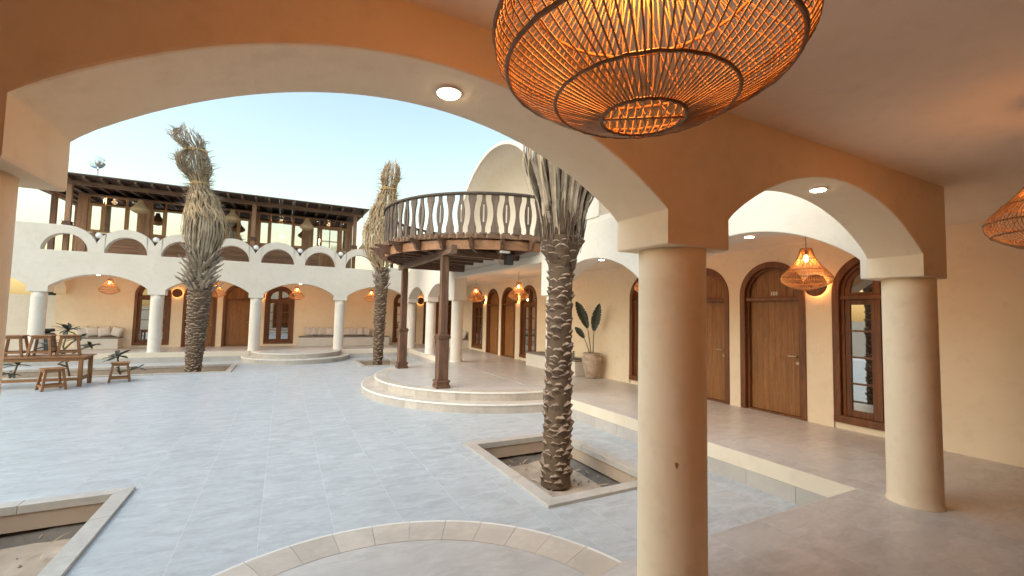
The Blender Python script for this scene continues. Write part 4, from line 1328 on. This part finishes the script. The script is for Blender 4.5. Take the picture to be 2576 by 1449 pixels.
def palm(label, x, y, z0, ztop, r0, r1, env, ties, seed, single=False, stub_z=None, petioles=0, n_fr=90, col='frond', mess=160, lean=(0, 0), row=0.092, leaf_z=0, spiky=0.1, mess_z=(0.3, 0.6), rach=0.04, flare=0.0):
    """env: (z, radius, dx, dy) of the tied crown"""
    rnd = random.Random(seed)
    t = thing('date_palm', label, 'palm tree', (x, y, z0), 'date palms in the courtyard')
    def cen(z):
        f = (z - z0) / (ztop - z0); return x + lean[0] * f, y + lean[1] * f
    def rad(z):
        f = (z - z0) / (ztop - z0); u = min(1, max(0, (z - ztop + 0.55) / 0.5)); b_ = max(0, 0.12 - f)
        return r0 + (r1 - r0) * f + flare * u * u * (3 - 2 * u) + 0.35 * b_ * b_ * 4
    mb = MB()
    n = 26
    rings = 40
    for k in range(rings + 1):
        f = k / rings; z = z0 + (ztop - z0) * f
        r = rad(z) * (1 + 0.02 * math.sin(f * 40)); cx, cy = cen(z)
        for i in range(n):
            a = 2 * PI * i / n; mb.v.append((cx + r * math.cos(a), cy + r * math.sin(a), z))
    for k in range(rings):
        for i in range(n):
            j = (i + 1) % n; mb.face([k * n + i, k * n + j, (k + 1) * n + j, (k + 1) * n + i])
    mb.build('trunk', M['trunk'], t, True)
    nrow = int((ztop - z0) / row)
    far_mb = MB()
    for k in range(nrow):
        z = z0 + row * (k + 0.7); f = (z - z0) / (ztop - z0)
        r = rad(z); cx, cy = cen(z)
        m_ = max(6, round(2 * PI * r / 0.172))
        for i in range(m_):
            a = 2 * PI * (i + k * 0.382) / m_ + rnd.uniform(-0.14, 0.14)
            sc = rnd.uniform(0.80, 1.18) * (r / 0.22) ** 0.5
            zz = z + row * (i / m_) * 0.9 + rnd.uniform(-0.032, 0.032)
            if rnd.random() < 0.07: continue
            if zz > ztop: continue
            tilt = rnd.uniform(-0.16, 0.16)
            sm = SCALES[rnd.randrange(0, 3) if f > 0.45 else rnd.randrange(2, 6)]
            M4 = Matrix.Translation((cx + (r - 0.012) * math.cos(a), cy + (r - 0.012) * math.sin(a), zz)) @ Matrix.Rotation(a + PI / 2, 4, 'Z') @ Matrix.Rotation(tilt, 4, 'Y') @ Matrix.Diagonal((sc, sc * rnd.uniform(0.55, 1.35), sc * rnd.uniform(0.8, 1.2), 1))
            if single:
                o = bpy.data.objects.new('leaf_base', sm); COL.objects.link(o); o.parent = t
                o.matrix_local = Matrix.Translation((-x, -y, -z0)) @ M4
            else:
                b = len(far_mb.v)
                far_mb.v.extend([tuple(M4 @ v.co) for v in sm.vertices])
                for p in sm.polygons:
                    far_mb.cur = p.material_index; far_mb.face([b + q for q in p.vertices])
    if not single: far_mb.build('leaf_bases', [M['scale'], M['scale_cut']], t, kind='stuff')
    # cut petiole stubs flaring out under the crown
    if stub_z:
        mb = MB()
        za, zb, ns, ln, e0, e1 = stub_z
        for k in range(ns):
            f = rnd.random(); z = za + (zb - za) * f; a = rnd.uniform(0, 2 * PI)
            cx, cy = cen(min(z, ztop)); r = r1 * 0.85
            L = ln * rnd.uniform(0.55, 1.15)
            p = Vector((cx + r * math.cos(a), cy + r * math.sin(a), z))
            el = R_(rnd.uniform(e0, e1)) + 0.22 * f
            d = Vector((math.cos(a) * math.cos(el), math.sin(a) * math.cos(el), math.sin(el)))
            q = p + d * L * 0.5 + Vector((0, 0, 0.02)); e = p + d * L + Vector((0, 0, 0.10 * L))
            mb.bar(p, q, 0.12, 0.055, 0.075, 0.035); mb.bar(q, e, 0.073, 0.034, 0.042, 0.02)
        mb.build('petiole_stubs', M['stub'], t, kind='stuff')
    if not env: return t
    zlo, zhi = env[0][0], env[-1][0]
    cx0, cy0 = cen(ztop)
    def P(z, a, s):
        rr, dx, dy = interp(env, z)
        return Vector((cx0 + dx + rr * s * math.cos(a), cy0 + dy + rr * s * math.sin(a), z))
    if petioles:
        m3 = MB(); m3.lathe([(rad(ztop) - 0.01, ztop - 0.05), (rad(ztop) + 0.01, ztop + 0.12), (rad(ztop) + 0.04, ztop + 0.45), (0.32, ztop + 1.0), (0.24, ztop + 1.6), (0.05, ztop + 2.2)], 20, cx0, cy0)
        m3.build('fibre_core', M['trunk'], t, True)
        m4 = MB()
        for k in range(150):
            a = rnd.uniform(0, 2 * PI); zq = ztop - 0.25 + rnd.random() * 1.3; rr_q = max(0.12, rad(min(zq, ztop)) + 0.03); tw_ = rnd.uniform(-0.5, 0.5)
            m4.ribbon([(cx0 + rr_q * (1 + 0.06 * i) * math.cos(a + tw_ * i / 3), cy0 + rr_q * (1 + 0.06 * i) * math.sin(a + tw_ * i / 3), zq + 0.11 * i) for i in range(4)], [0.02, 0.03, 0.024, 0.008], (-math.sin(a), math.cos(a), 0))
        m4.build('fibre_shreds', M['scale'], t, kind='stuff')
    # long upright petioles, wide at the base
    for k in range(petioles):
        a = 2 * PI * (k + rnd.uniform(-0.3, 0.3)) / petioles * 2.0
        s = rnd.uniform(0.80, 1.08); zst = ztop - 0.30 + 0.75 * rnd.random()
        pts, wd = [], []
        for i in range(9):
            f = i / 8; z = zst + (zlo + (zhi - zlo) * 0.62 - zst) * f
            rr, dx, dy = interp(env, z)
            rs_ = rad(min(zst, ztop)) + 0.005; rb_ = rs_ + (max(rr * s, rs_) - rs_) * min(1, f * 2.4)
            pts.append((cx0 + dx + rb_ * math.cos(a), cy0 + dy + rb_ * math.sin(a), z)); wd.append(0.055 * (1 - f) ** 1.3 + 0.032)
        MB().ribbon(pts, wd, (-math.sin(a), math.cos(a), 0)).build('petiole', M['stub'], t)
    mb, ml = MB(), MB()
    for k in range(n_fr):
        a = rnd.uniform(0, 2 * PI); s = rnd.uniform(0.35, 1.0) ** 0.5; tw = rnd.uniform(-0.7, 0.7)
        zs0 = zlo + rnd.uniform(0, 0.14) * (zhi - zlo); ze = zhi - rnd.random() ** 1.8 * (zhi - zlo) * 0.40
        pts = [P(zs0 + (ze - zs0) * i / 14, a + tw * (i / 14) ** 2, s * (1 if i else 0.8)) for i in range(15)]
        mb.ribbon(pts, [rach * (1 - i / 15) + 0.012 for i in range(15)], (-math.sin(a), math.cos(a), 0.2))
        zl = max(leaf_z, zs0)
        nl = int(34 * (ze - zl) / 2.5)
        for q in range(max(0, nl)):
            z = zl + (ze - zl) * (q + rnd.random()) / nl; f = (z - zs0) / (ze - zs0)
            p = P(z, a + tw * f * f, s)
            t1 = (P(z + 0.12, a + tw * f * f, s) - p).normalized()
            aa = a + rnd.uniform(-0.9, 0.9); L = rnd.uniform(0.16, 0.34)
            o_ = Vector((math.cos(aa), math.sin(aa), 0))
            d = t1 + o_ * rnd.uniform(-0.05, 0.30)
            if rnd.random() < spiky * s: d = t1 * rnd.uniform(-0.1, 0.6) + o_; L *= 1.25
            d.normalize()
            e = p + d * L
            mb.ribbon([p, p + d * L * 0.55 + Vector((0, 0, 0.01)), e], [0.022, 0.017, 0.003], (rnd.uniform(-1, 1), rnd.uniform(-1, 1), rnd.uniform(-0.3, 0.3)))
    for k in range(mess):                       # loose hanging leaflets tangled over the bulge
        a = rnd.uniform(0, 2 * PI); zt = zlo + (zhi - zlo) * rnd.uniform(*mess_z); L = rnd.uniform(0.35, 1.2) * (zhi - zlo) / 4.3
        tw = rnd.uniform(-1.0, 1.0); bulge = rnd.uniform(0.0, 0.16)
        pts = [P(zt - L * i / 7, a + tw * (i / 7) ** 1.5, 1.02 + bulge * math.sin(PI * i / 7)) for i in range(8)]
        ml.ribbon(pts, [0.014, 0.018, 0.018, 0.017, 0.015, 0.013, 0.010, 0.006], (-math.sin(a), math.cos(a), 0))
    mb.build('crown', M[col], t, kind='stuff')
    if mess: ml.build('loose_fronds', M['frond2'], t, kind='stuff')
    for z in ties:
        rr, dx, dy = interp(env, z)
        m2 = MB()
        for dz in (-0.025, 0.0, 0.022):
            m2.tube([(cx0 + dx + (rr * 1.06) * math.cos(2 * PI * i / 24), cy0 + dy + (rr * 1.06) * math.sin(2 * PI * i / 24), z + dz + 0.02 * math.sin(i * 0.8 + dz * 90)) for i in range(24)], 0.014, 5, True)
        m2.build('rope_tie', M['rope'], t, True)
    return t

E1 = [(rz(1.30), 0.30, 0, 0), (rz(1.9), 0.48, 0.0, 0), (rz(2.5), 0.61, 0.04, 0), (rz(3.0), 0.58, 0.03, 0), (rz(3.6), 0.42, -0.05, 0), (rz(4.15), 0.25, -0.18, 0), (rz(4.28), 0.25, -0.22, 0), (rz(4.7), 0.50, -0.34, 0), (rz(5.05), 0.52, -0.40, 0), (rz(5.28), 0.30, -0.34, 0), (rz(5.34), 0.30, -0.36, 0), (rz(5.62), 0.50, -0.54, 0), (rz(5.88), 0.42, -0.64, 0), (rz(6.02), 0.16, -0.64, 0)]
palm('tall palm with its dry crown bound upright, in the far left bed', -2.60, 18.05, -0.25, rz(0.85), 0.21, 0.335, E1, (rz(4.20), rz(5.31)), 11, stub_z=(rz(0.50), rz(1.75), 150, 0.46, 18, 56), n_fr=130, mess=260, lean=(0.06, 0), leaf_z=rz(3.3), spiky=0.16, mess_z=(0.40, 0.66), rach=0.05)
E2 = [(rz(1.6), 0.28, 0, 0), (rz(2.3), 0.56, -0.16, 0), (rz(3.1), 0.62, -0.16, 0), (rz(3.9), 0.54, -0.02, 0), (rz(4.6), 0.42, 0.10, 0), (rz(4.95), 0.30, 0.14, 0), (rz(5.08), 0.30, 0.16, 0), (rz(5.5), 0.40, 0.21, 0), (rz(5.9), 0.34, 0.24, 0), (rz(6.10), 0.18, 0.26, 0)]
palm('slender palm with straw bound crown behind the balcony', 3.44, 18.25, -0.28, rz(1.75), 0.17, 0.255, E2, (rz(5.0),), 23, stub_z=(rz(0.9), rz(1.9), 50, 0.28, 25, 60), n_fr=120, col='frond2', mess=280, lean=(0.04, 0), leaf_z=rz(3.0), spiky=0.14, mess_z=(0.30, 0.70), rach=0.03)
E3 = [(rz(0.95), 0.31, 0, 0), (rz(1.4), 0.43, 0.02, 0), (rz(2.3), 0.60, 0.05, 0), (rz(3.2), 0.60, 0.05, 0), (rz(4.0), 0.30, 0.05, 0), (rz(4.6), 0.42, 0.05, 0), (rz(5.4), 0.20, 0.05, 0)]
palm('nearest palm with a rugged scaly trunk rising from its square bed', 3.50, 5.30, -0.29, rz(1.12), 0.19, 0.165, E3, (rz(4.0),), 37, single=True, stub_z=(rz(0.85), rz(1.25), 26, 0.36, 45, 70), petioles=58, n_fr=30, mess=30, lean=(0.04, 0), row=0.086, leaf_z=rz(2.8), spiky=0.06, rach=0.05, flare=0.11)

# ------------------------------------------------------------------ furniture
def make_stool(h=0.52, w=0.40):
    t = proto('stool')
    for i in range(3):
        a = -w / 2 + w * i / 3
        MB().box(a + 0.002, a + w / 3 - 0.002, -w / 2, w / 2, h - 0.028, h).build('seat_board', M['furnx'], t, bevel=0.004)
    s, b = w / 2 - 0.055, w / 2 + 0.01
    for sx in (-1, 1):
        for sy in (-1, 1):
            MB().bar((sx * b, sy * b, 0), (sx * s, sy * s, h - 0.029), 0.05, 0.05, upv=(0, 1, 0)).build('leg', M['furn'], t, bevel=0.004)
    for zc_, k, nm in ((0.10, 0.92, 'stretcher'), (h - 0.06, 0.28, 'apron')):
        q = b + (s - b) * (zc_ / h)
        hh = 0.05 if nm == 'stretcher' else 0.06
        for sg in (-1, 1):
            MB().box(-q + 0.02, q - 0.02, sg * q - 0.014, sg * q + 0.014, zc_ - hh / 2, zc_ + hh / 2).build(nm, M['furnx'], t)
            MB().box(sg * q - 0.014, sg * q + 0.014, -q + 0.02, q - 0.02, zc_ - hh / 2 + 0.001, zc_ + hh / 2 - 0.001).build(nm, M['furn'], t)
    return t
ST = make_stool(); ST['category'] = 'stool'
TZ = rz(-1.31)
for l, a, lab in (((-4.93, 14.75, 0.003), 0.55, 'wooden stool on the paving in front of the table'),
                  ((-3.92, 15.80, 0.003), 0.22, 'wooden stool on the paving at the right end of the table'),
                  ((-5.36, 15.38, TZ + 0.002), 0.05, 'wooden stool standing on the table, middle of the three'),
                  ((-4.88, 15.42, TZ + 0.002), 0.35, 'wooden stool standing on the right end of the table'),
                  ((-5.88, 15.38, TZ + 0.002), 0.05, 'wooden stool on the table half hidden by the left column')):
    place(ST, l, a, lab, 'wooden stools by the table')
drop(ST)
tb = thing('wooden_table', 'long wooden table with stools standing on it', 'table', (-5.6, 15.4, 0))
X0, X1, Y0, Y1 = -6.9, -4.42, 15.0, 15.78
nbd = 6
for i in range(nbd):
    a = Y0 + (Y1 - Y0) * i / nbd; b = Y0 + (Y1 - Y0) * (i + 1) / nbd
    MB().box(X0, X1, a + 0.002, b - 0.002, TZ - 0.03, TZ).build('top_board', M['furnx'], tb, bevel=0.004)
for x in (X0 + 0.08, X1 - 0.10):
    for y in (Y0 + 0.07, Y1 - 0.07):
        MB().box(x - 0.04, x + 0.04, y - 0.04, y + 0.04, 0.002, TZ - 0.031).build('leg', M['furn'], tb, bevel=0.005)
    MB().box(x - 0.02, x + 0.02, Y0 + 0.112, Y1 - 0.112, 0.16, 0.25).build('stretcher', M['furn'], tb)
    MB().box(x - 0.02, x + 0.02, Y0 + 0.112, Y1 - 0.112, TZ - 0.12, TZ - 0.032).build('apron', M['furn'], tb)
for y in (Y0 + 0.07, Y1 - 0.07):
    MB().box(X0 + 0.122, X1 - 0.142, y - 0.02, y + 0.02, TZ - 0.12, TZ - 0.032).build('apron', M['furnx'], tb)
MB().box(X0 + 0.122, X1 - 0.142, Y0 + 0.05, Y0 + 0.09, 0.16, 0.23).build('stretcher', M['furnx'], tb)

# built-in benches
def bench(label, x0, x1, y0, y1, zt=PZ + 0.40):
    t = thing('masonry_bench', label, 'bench', ((x0 + x1) / 2, (y0 + y1) / 2, PZ), 'plastered benches along the corridors')
    MB().box(x0, x1, y0, y1, PZ + 0.002, zt).build('base', M['plaster'], t, bevel=0.012)
    MB().box(x0 - 0.012, x1 + 0.012, y0 - 0.012, y1, zt + 0.001, zt + 0.045).build('seat_pad', M['pad'], t, bevel=0.015)
    return t
bench('long plastered bench with a row of cushions in the far arcade', 0.69, 4.78, 22.50, YW - 0.003)
bench('short plastered bench with four cushions at the far left', -6.98, -5.70, 22.45, YW - 0.003)
bench('plastered bench with dark pad by the corridor wall behind the nearest palm', 7.25, XW - 0.003, 10.10, 12.90)
bench('plastered bench half hidden behind the white column beyond the balcony', 7.25, XW - 0.003, 19.6, 21.2)

def cushion_mesh():
    mb = MB(); n = 10
    for s in (-1, 1):
        for j in range(n + 1):
            for i in range(n + 1):
                u, v = -1 + 2 * i / n, -1 + 2 * j / n
                pin = 1 - 0.10 * (1 - abs(v) ** 2) * abs(u) ** 3
                pin2 = 1 - 0.10 * (1 - abs(u) ** 2) * abs(v) ** 3
                d = 0.085 * max(0, (1 - u ** 4)) ** 0.6 * max(0, (1 - v ** 4)) ** 0.6
                mb.v.append((0.21 * u * pin, s * d, 0.21 + 0.21 * v * pin2))
    for s in range(2):
        b = s * (n + 1) ** 2
        for j in range(n):
            for i in range(n):
                a = b + j * (n + 1) + i; mb.face([a, a + 1, a + n + 2, a + n + 1])
    return weld(mb).mesh('cushion', M['cushion'], True)
CU = cushion_mesh()
rc = random.Random(5)
def cushion(l, rzz, lab, grp, tilt=0.35):
    o = put('cushion', CU, None, l, rot=(-tilt, rc.uniform(-0.25, 0.25), rzz)); tag(o, lab, 'cushion', grp)
for i in range(10):
    x = 1.12 + (3.66 - 1.12) * i / 9
    lab = 'leftmost' if i == 0 else 'rightmost' if i == 9 else ORD[i] + ' from the left'
    cushion((x, 22.84, PZ + 0.455), rc.uniform(-0.5, 0.5), 'pale linen cushion, %s of ten on the long far bench' % lab, 'cushions on the long far bench')
for i, x in enumerate((-6.85, -6.55, -6.2, -5.92)):
    lab = ('leftmost', 'second from left', 'third from left', 'rightmost')[i]
    cushion((x, 22.82, PZ + 0.455), rc.uniform(-0.4, 0.4), 'pale linen cushion, %s on the short far left bench' % lab, 'cushions on the far left bench')
for i, y in enumerate((11.4, 11.75, 12.1)):
    cushion((7.62, y, PZ + 0.455), -PI / 2 + rc.uniform(-0.4, 0.4), 'pale cushion, %s on the bench behind the nearest palm' % ('nearest', 'middle', 'farthest')[i], 'cushions on the right bench')
for i, y in enumerate((19.8, 20.15, 20.5)):
    cushion((7.62, y, PZ + 0.455), -PI / 2 + rc.uniform(-0.4, 0.4), 'pale cushion, %s on the bench beyond the white balcony column' % ('nearest', 'middle', 'farthest')[i], 'cushions on the far right bench')

# candle and small dish on the right bench
cd = thing('candle', 'grey pillar candle standing on the right bench beside the palm', 'candle', (7.5, 10.52, PZ + 0.446))
MB().lathe([(0.028, PZ + 0.447), (0.028, PZ + 0.66), (0.02, PZ + 0.665)], 16, 7.5, 10.52).build('wax', M['pad'], cd, True)
ds = tag(MB().lathe([(0.03, PZ + 0.447), (0.09, PZ + 0.457), (0.11, PZ + 0.475), (0.105, PZ + 0.478), (0.03, PZ + 0.463)], 24, 7.46, 10.30).build('dish', M['urn'], None, True), 'small dark dish on the right bench next to the candle', 'dish')

# ------------------------------------------------------------------ plants
pp = thing('potted_plant', 'tall potted plant with three torn dark leaves against the right wall', 'potted plant', (7.52, 9.70, PZ))
prof = [(0.13, 0.003), (0.15, 0.02), (0.20, 0.16), (0.245, 0.34), (0.265, 0.44), (0.268, 0.47), (0.255, 0.485), (0.268, 0.50), (0.262, 0.56), (0.235, 0.60), (0.215, 0.625), (0.235, 0.645), (0.245, 0.665), (0.235, 0.68), (0.205, 0.68), (0.20, 0.60), (0.02, 0.60)]
MB().lathe([(r, PZ + z) for r, z in prof], 36, 7.52, 9.70).build('pot', M['pot'], pp, True)
for i in range(4):
    a = i * PI / 2 + 0.4
    o = MB().lathe([(0.004, -0.012), (0.03, -0.008), (0.04, 0.004), (0.02, 0.02), (0.002, 0.024)], 10).build('boss', M['pot'], pp, True)
    o.location = (0.258 * math.cos(a), 0.258 * math.sin(a), 0.535); o.rotation_euler = (0, PI / 2, a)
def paddle(parent, base, tip0, tip1, wmax, seed, side):
    rnd = random.Random(seed)
    b, p0, p1 = Vector(base), Vector(tip0), Vector(tip1)
    mid = b.lerp(p0, 0.5) + Vector((0, 0, 0.03))
    stem = MB().tube([b, mid, p0], [0.018, 0.014, 0.010], 7).build('stem', M['stem'], parent, True)
    mb = MB(); n = 34; sd_ = Vector(side).normalized()
    d = (p1 - p0)
    nor = d.cross(sd_).normalized()
    for i in range(n + 1):
        f = i / n
        c = p0 + d * f + Vector((0, 0, -0.10 * f * f)) * d.length
        wv = wmax * (math.sin(PI * min(1, f * 0.93 + 0.05))) ** 0.7
        tl = wv * (1 - (0.34 if i % 3 == 1 else 0.05) * rnd.random()); tr = wv * (1 - (0.34 if i % 4 == 2 else 0.05) * rnd.random())
        droop = d.normalized() * (-0.02)
        mb.v += [tuple(c - sd_ * tl + nor * tl * 0.35 + droop), tuple(c), tuple(c + sd_ * tr + nor * tr * 0.35 + droop)]
    for i in range(n):
        k = 3 * i; mb.face([k, k + 1, k + 4, k + 3]); mb.face([k + 1, k + 2, k + 5, k + 4])
    mb.build('leaf', M['leaf2'], parent)
paddle(pp, (7.52, 9.72, PZ + 0.6), (7.48, 9.85, rz(-0.34)), (7.46, 10.38, rz(0.50)), 0.135, 1, (-0.72, 0.42, -0.34))
paddle(pp, (7.54, 9.68, PZ + 0.6), (7.52, 9.62, rz(-0.40)), (7.50, 9.36, rz(0.42)), 0.13, 2, (-0.55, 0.60, 0.14))
paddle(pp, (7.50, 9.74, PZ + 0.6), (7.44, 9.95, rz(-0.62)), (7.42, 10.36, rz(-0.28)), 0.09, 3, (-0.32, 0.18, -0.27))

LEAF = None
def leaf_mesh():
    mb = MB(); n = 8
    for i in range(n + 1):
        f = i / n; wv = 0.19 * math.sin(PI * min(1, f * 0.86 + 0.06)) ** 0.85 * (0.55 + 0.45 * f)
        z = 0.10 * f - 0.20 * f * f
        mb.v += [(-wv, f, z + wv * 0.25), (0, f, z), (wv, f, z + wv * 0.25)]
    for i in range(n):
        k = 3 * i; mb.face([k, k + 1, k + 4, k + 3]); mb.face([k + 1, k + 2, k + 5, k + 4])
    return mb.mesh('leaf', M['leaf'], True)
LEAF = leaf_mesh()
def plumeria(label, base, branches, seed):
    rnd = random.Random(seed)
    t = thing('plumeria_shrub', label, 'shrub', base, 'young leafy shrubs in the long bed')
    b = Vector(base)
    for pts, nl, ln in branches:
        P = [Vector(p) for p in pts]
        MB().tube(P, [0.028 - 0.010 * i / len(P) for i in range(len(P))], 7).build('stem', M['stem'], t, True)
        for k in range(nl):
            a = 2 * PI * k / nl * 1.62 + rnd.uniform(-0.2, 0.2); el = rnd.uniform(-0.35, 0.75)
            o = bpy.data.objects.new('leaf', LEAF); COL.objects.link(o); o.parent = t
            o.location = P[-1] - b + Vector((0, 0, rnd.uniform(-0.05, 0.03)))
            o.rotation_euler = (el, rnd.uniform(-0.5, 0.5), a); L = ln * rnd.uniform(0.75, 1.2); o.scale = (L, L, L)
zg = -0.22
plumeria('branching dark leaved shrub growing behind the table', (-5.5, 17.7, zg), [
    ([(-5.5, 17.7, zg), (-5.62, 17.6, 0.45), (-5.7, 17.6, 0.85), (-5.62, 17.6, rz(-0.75))], 15, 0.34),
    ([(-5.64, 17.6, 0.50), (-5.3, 17.5, 0.75), (-5.08, 17.5, rz(-1.22))], 13, 0.32),
    ([(-5.68, 17.6, 0.75), (-5.5, 17.5, 0.95), (-5.35, 17.55, rz(-0.98))], 12, 0.30),
    ([(-5.66, 17.6, 0.62), (-5.85, 17.5, 0.75), (-5.95, 17.5, rz(-1.18))], 11, 0.28),
    ([(-5.58, 17.6, 0.25), (-5.75, 17.5, 0.35), (-5.62, 17.45, 0.42)], 5, 0.26)], 3)
plumeria('low leafy shrub behind the stool at the right end of the table', (-4.34, 17.7, zg), [
    ([(-4.34, 17.7, zg), (-4.4, 17.6, 0.15), (-4.45, 17.6, 0.52)], 16, 0.33),
    ([(-4.36, 17.65, 0.05), (-4.2, 17.6, 0.08), (-3.95, 17.55, 0.18)], 9, 0.26),
    ([(-4.36, 17.65, 0.0), (-4.4, 17.5, 0.1), (-4.38, 17.45, 0.16)], 6, 0.2)], 8)
plumeria('low dark shrub beside the left column at the picture edge', (-6.65, 17.6, zg), [
    ([(-6.65, 17.6, zg), (-6.68, 17.6, 0.1), (-6.62, 17.6, 0.36)], 12, 0.32),
    ([(-6.66, 17.6, zg), (-6.72, 17.5, 0.0), (-6.74, 17.5, 0.12)], 8, 0.26)], 9)

ur = thing('stone_urn', 'dark banded stone urn with a flat lid behind the stools', 'urn', (-7.25, 20.95, PZ))
MB().lathe([(0.17, PZ + 0.003), (0.20, PZ + 0.05), (0.235, PZ + 0.30), (0.25, PZ + 0.55), (0.245, PZ + 0.66), (0.20, PZ + 0.70)], 28, -7.25, 20.95).build('body', M['urn'], ur, True)
MB().lathe([(0.10, PZ + 0.701), (0.12, PZ + 0.74), (0.215, PZ + 0.75), (0.215, PZ + 0.83), (0.20, PZ + 0.845)], 28, -7.25, 20.95).build('lid', M['blackmetal'], ur, True)

# ------------------------------------------------------------------ background and small things
gw = tag(MB().box(-20, -7.82, 27.0, 27.3, -0.5, rz(0.40)).build('garden_wall', M['plaster']), 'plain pale garden wall beyond the far left arch', 'wall')
tr = thing('garden_tree', 'dark round tree behind the garden wall at the far left', 'tree', (-10.55, 30.5, -0.6))
MB().tube([(-10.55, 30.5, -0.6), (-10.5, 30.5, 1.4), (-10.55, 30.5, 2.4)], [0.10, 0.08, 0.05], 8).build('trunk', M['trunk'], tr, True)
mb = MB(); rr_ = random.Random(4)
for k in range(1500):
    u = Vector((rr_.gauss(0, 1), rr_.gauss(0, 1), rr_.gauss(0, 1))).normalized() * (rr_.random() ** 0.4)
    c = Vector((-10.55, 30.5, 2.62)) + Vector((u.x * 0.62, u.y * 0.62, u.z * 0.5)) * (0.8 + 0.25 * math.sin(7 * u.x + 5 * u.z))
    d = Vector((rr_.uniform(-1, 1), rr_.uniform(-1, 1), rr_.uniform(-1, 1))).normalized() * 0.11; s = d.orthogonal().normalized() * 0.04
    k0 = mb.add([c - d, c + s, c + d, c - s]); mb.face([k0, k0 + 1, k0 + 2, k0 + 3])
mb.build('crown', M['green'], tr, kind='stuff')
sl_ = thing('disc_lamp_post', 'slim lamp post with a clear disc head rising behind the pavilion roof', 'lamp post', (-8.94, 30.0, -0.7))
MB().tube([(-8.98, 30, -0.7), (-8.94, 30, rz(7.25))], [0.06, 0.045], 10).build('pole', M['white'], sl_, True)
MB().lathe([(0.05, rz(7.22)), (0.12, rz(7.35)), (0.13, rz(7.48)), (0.05, rz(7.52))], 16, -8.94, 30).build('lamp_head', M['white'], sl_, True)
mb = MB(); mb.lathe([(0.02, -0.01), (0.34, -0.01), (0.345, 0.0), (0.34, 0.01), (0.02, 0.01)], 36)
o = mb.build('disc', M['clear'], sl_, True); o.location = (0.0, -0.10, rz(7.40) + 0.7); o.rotation_euler = (R_(84), 0, 0)

def socket(label, l, nx):
    t = thing('wall_socket', label, 'socket', l, 'white wall sockets')
    x, y, z = l
    if nx: MB().box(x - 0.012, x - 0.001, y - 0.06, y + 0.06, z - 0.04, z + 0.04).build('plate', M['white'], t, bevel=0.003)
    else: MB().box(x - 0.06, x + 0.06, y - 0.012, y - 0.001, z - 0.04, z + 0.04).build('plate', M['white'], t, bevel=0.003)
socket('white socket on the far wall right of the big arched window', (0.57, YW, PZ + 0.34), False)
socket('white socket on the far wall between short bench and arched window', (-5.56, YW, PZ + 0.36), False)
st_ = thing('paint_chip', 'small brown chip on the plaster of the central column', 'mark', (2.0, 1.82, rz(-0.85)))
mb = MB(); k = []
a0 = math.atan2(1.81 - 2.015, 2.02 - 2.19)
for i in range(14):
    b = 2 * PI * i / 14; rr = 0.013 + 0.0025 * math.sin(3 * b) + 0.002 * math.cos(5 * b)
    a = a0 + rr * math.cos(b) * 0.75 / 0.205
    k.append((2.19 + 0.2062 * math.cos(a), 2.015 + 0.2062 * math.sin(a), rz(-0.855) + 1.4 * rr * math.sin(b)))
n0 = mb.add(k); mb.face([n0 + i for i in range(14)])
mb.build('chip', M['stain'], st_)
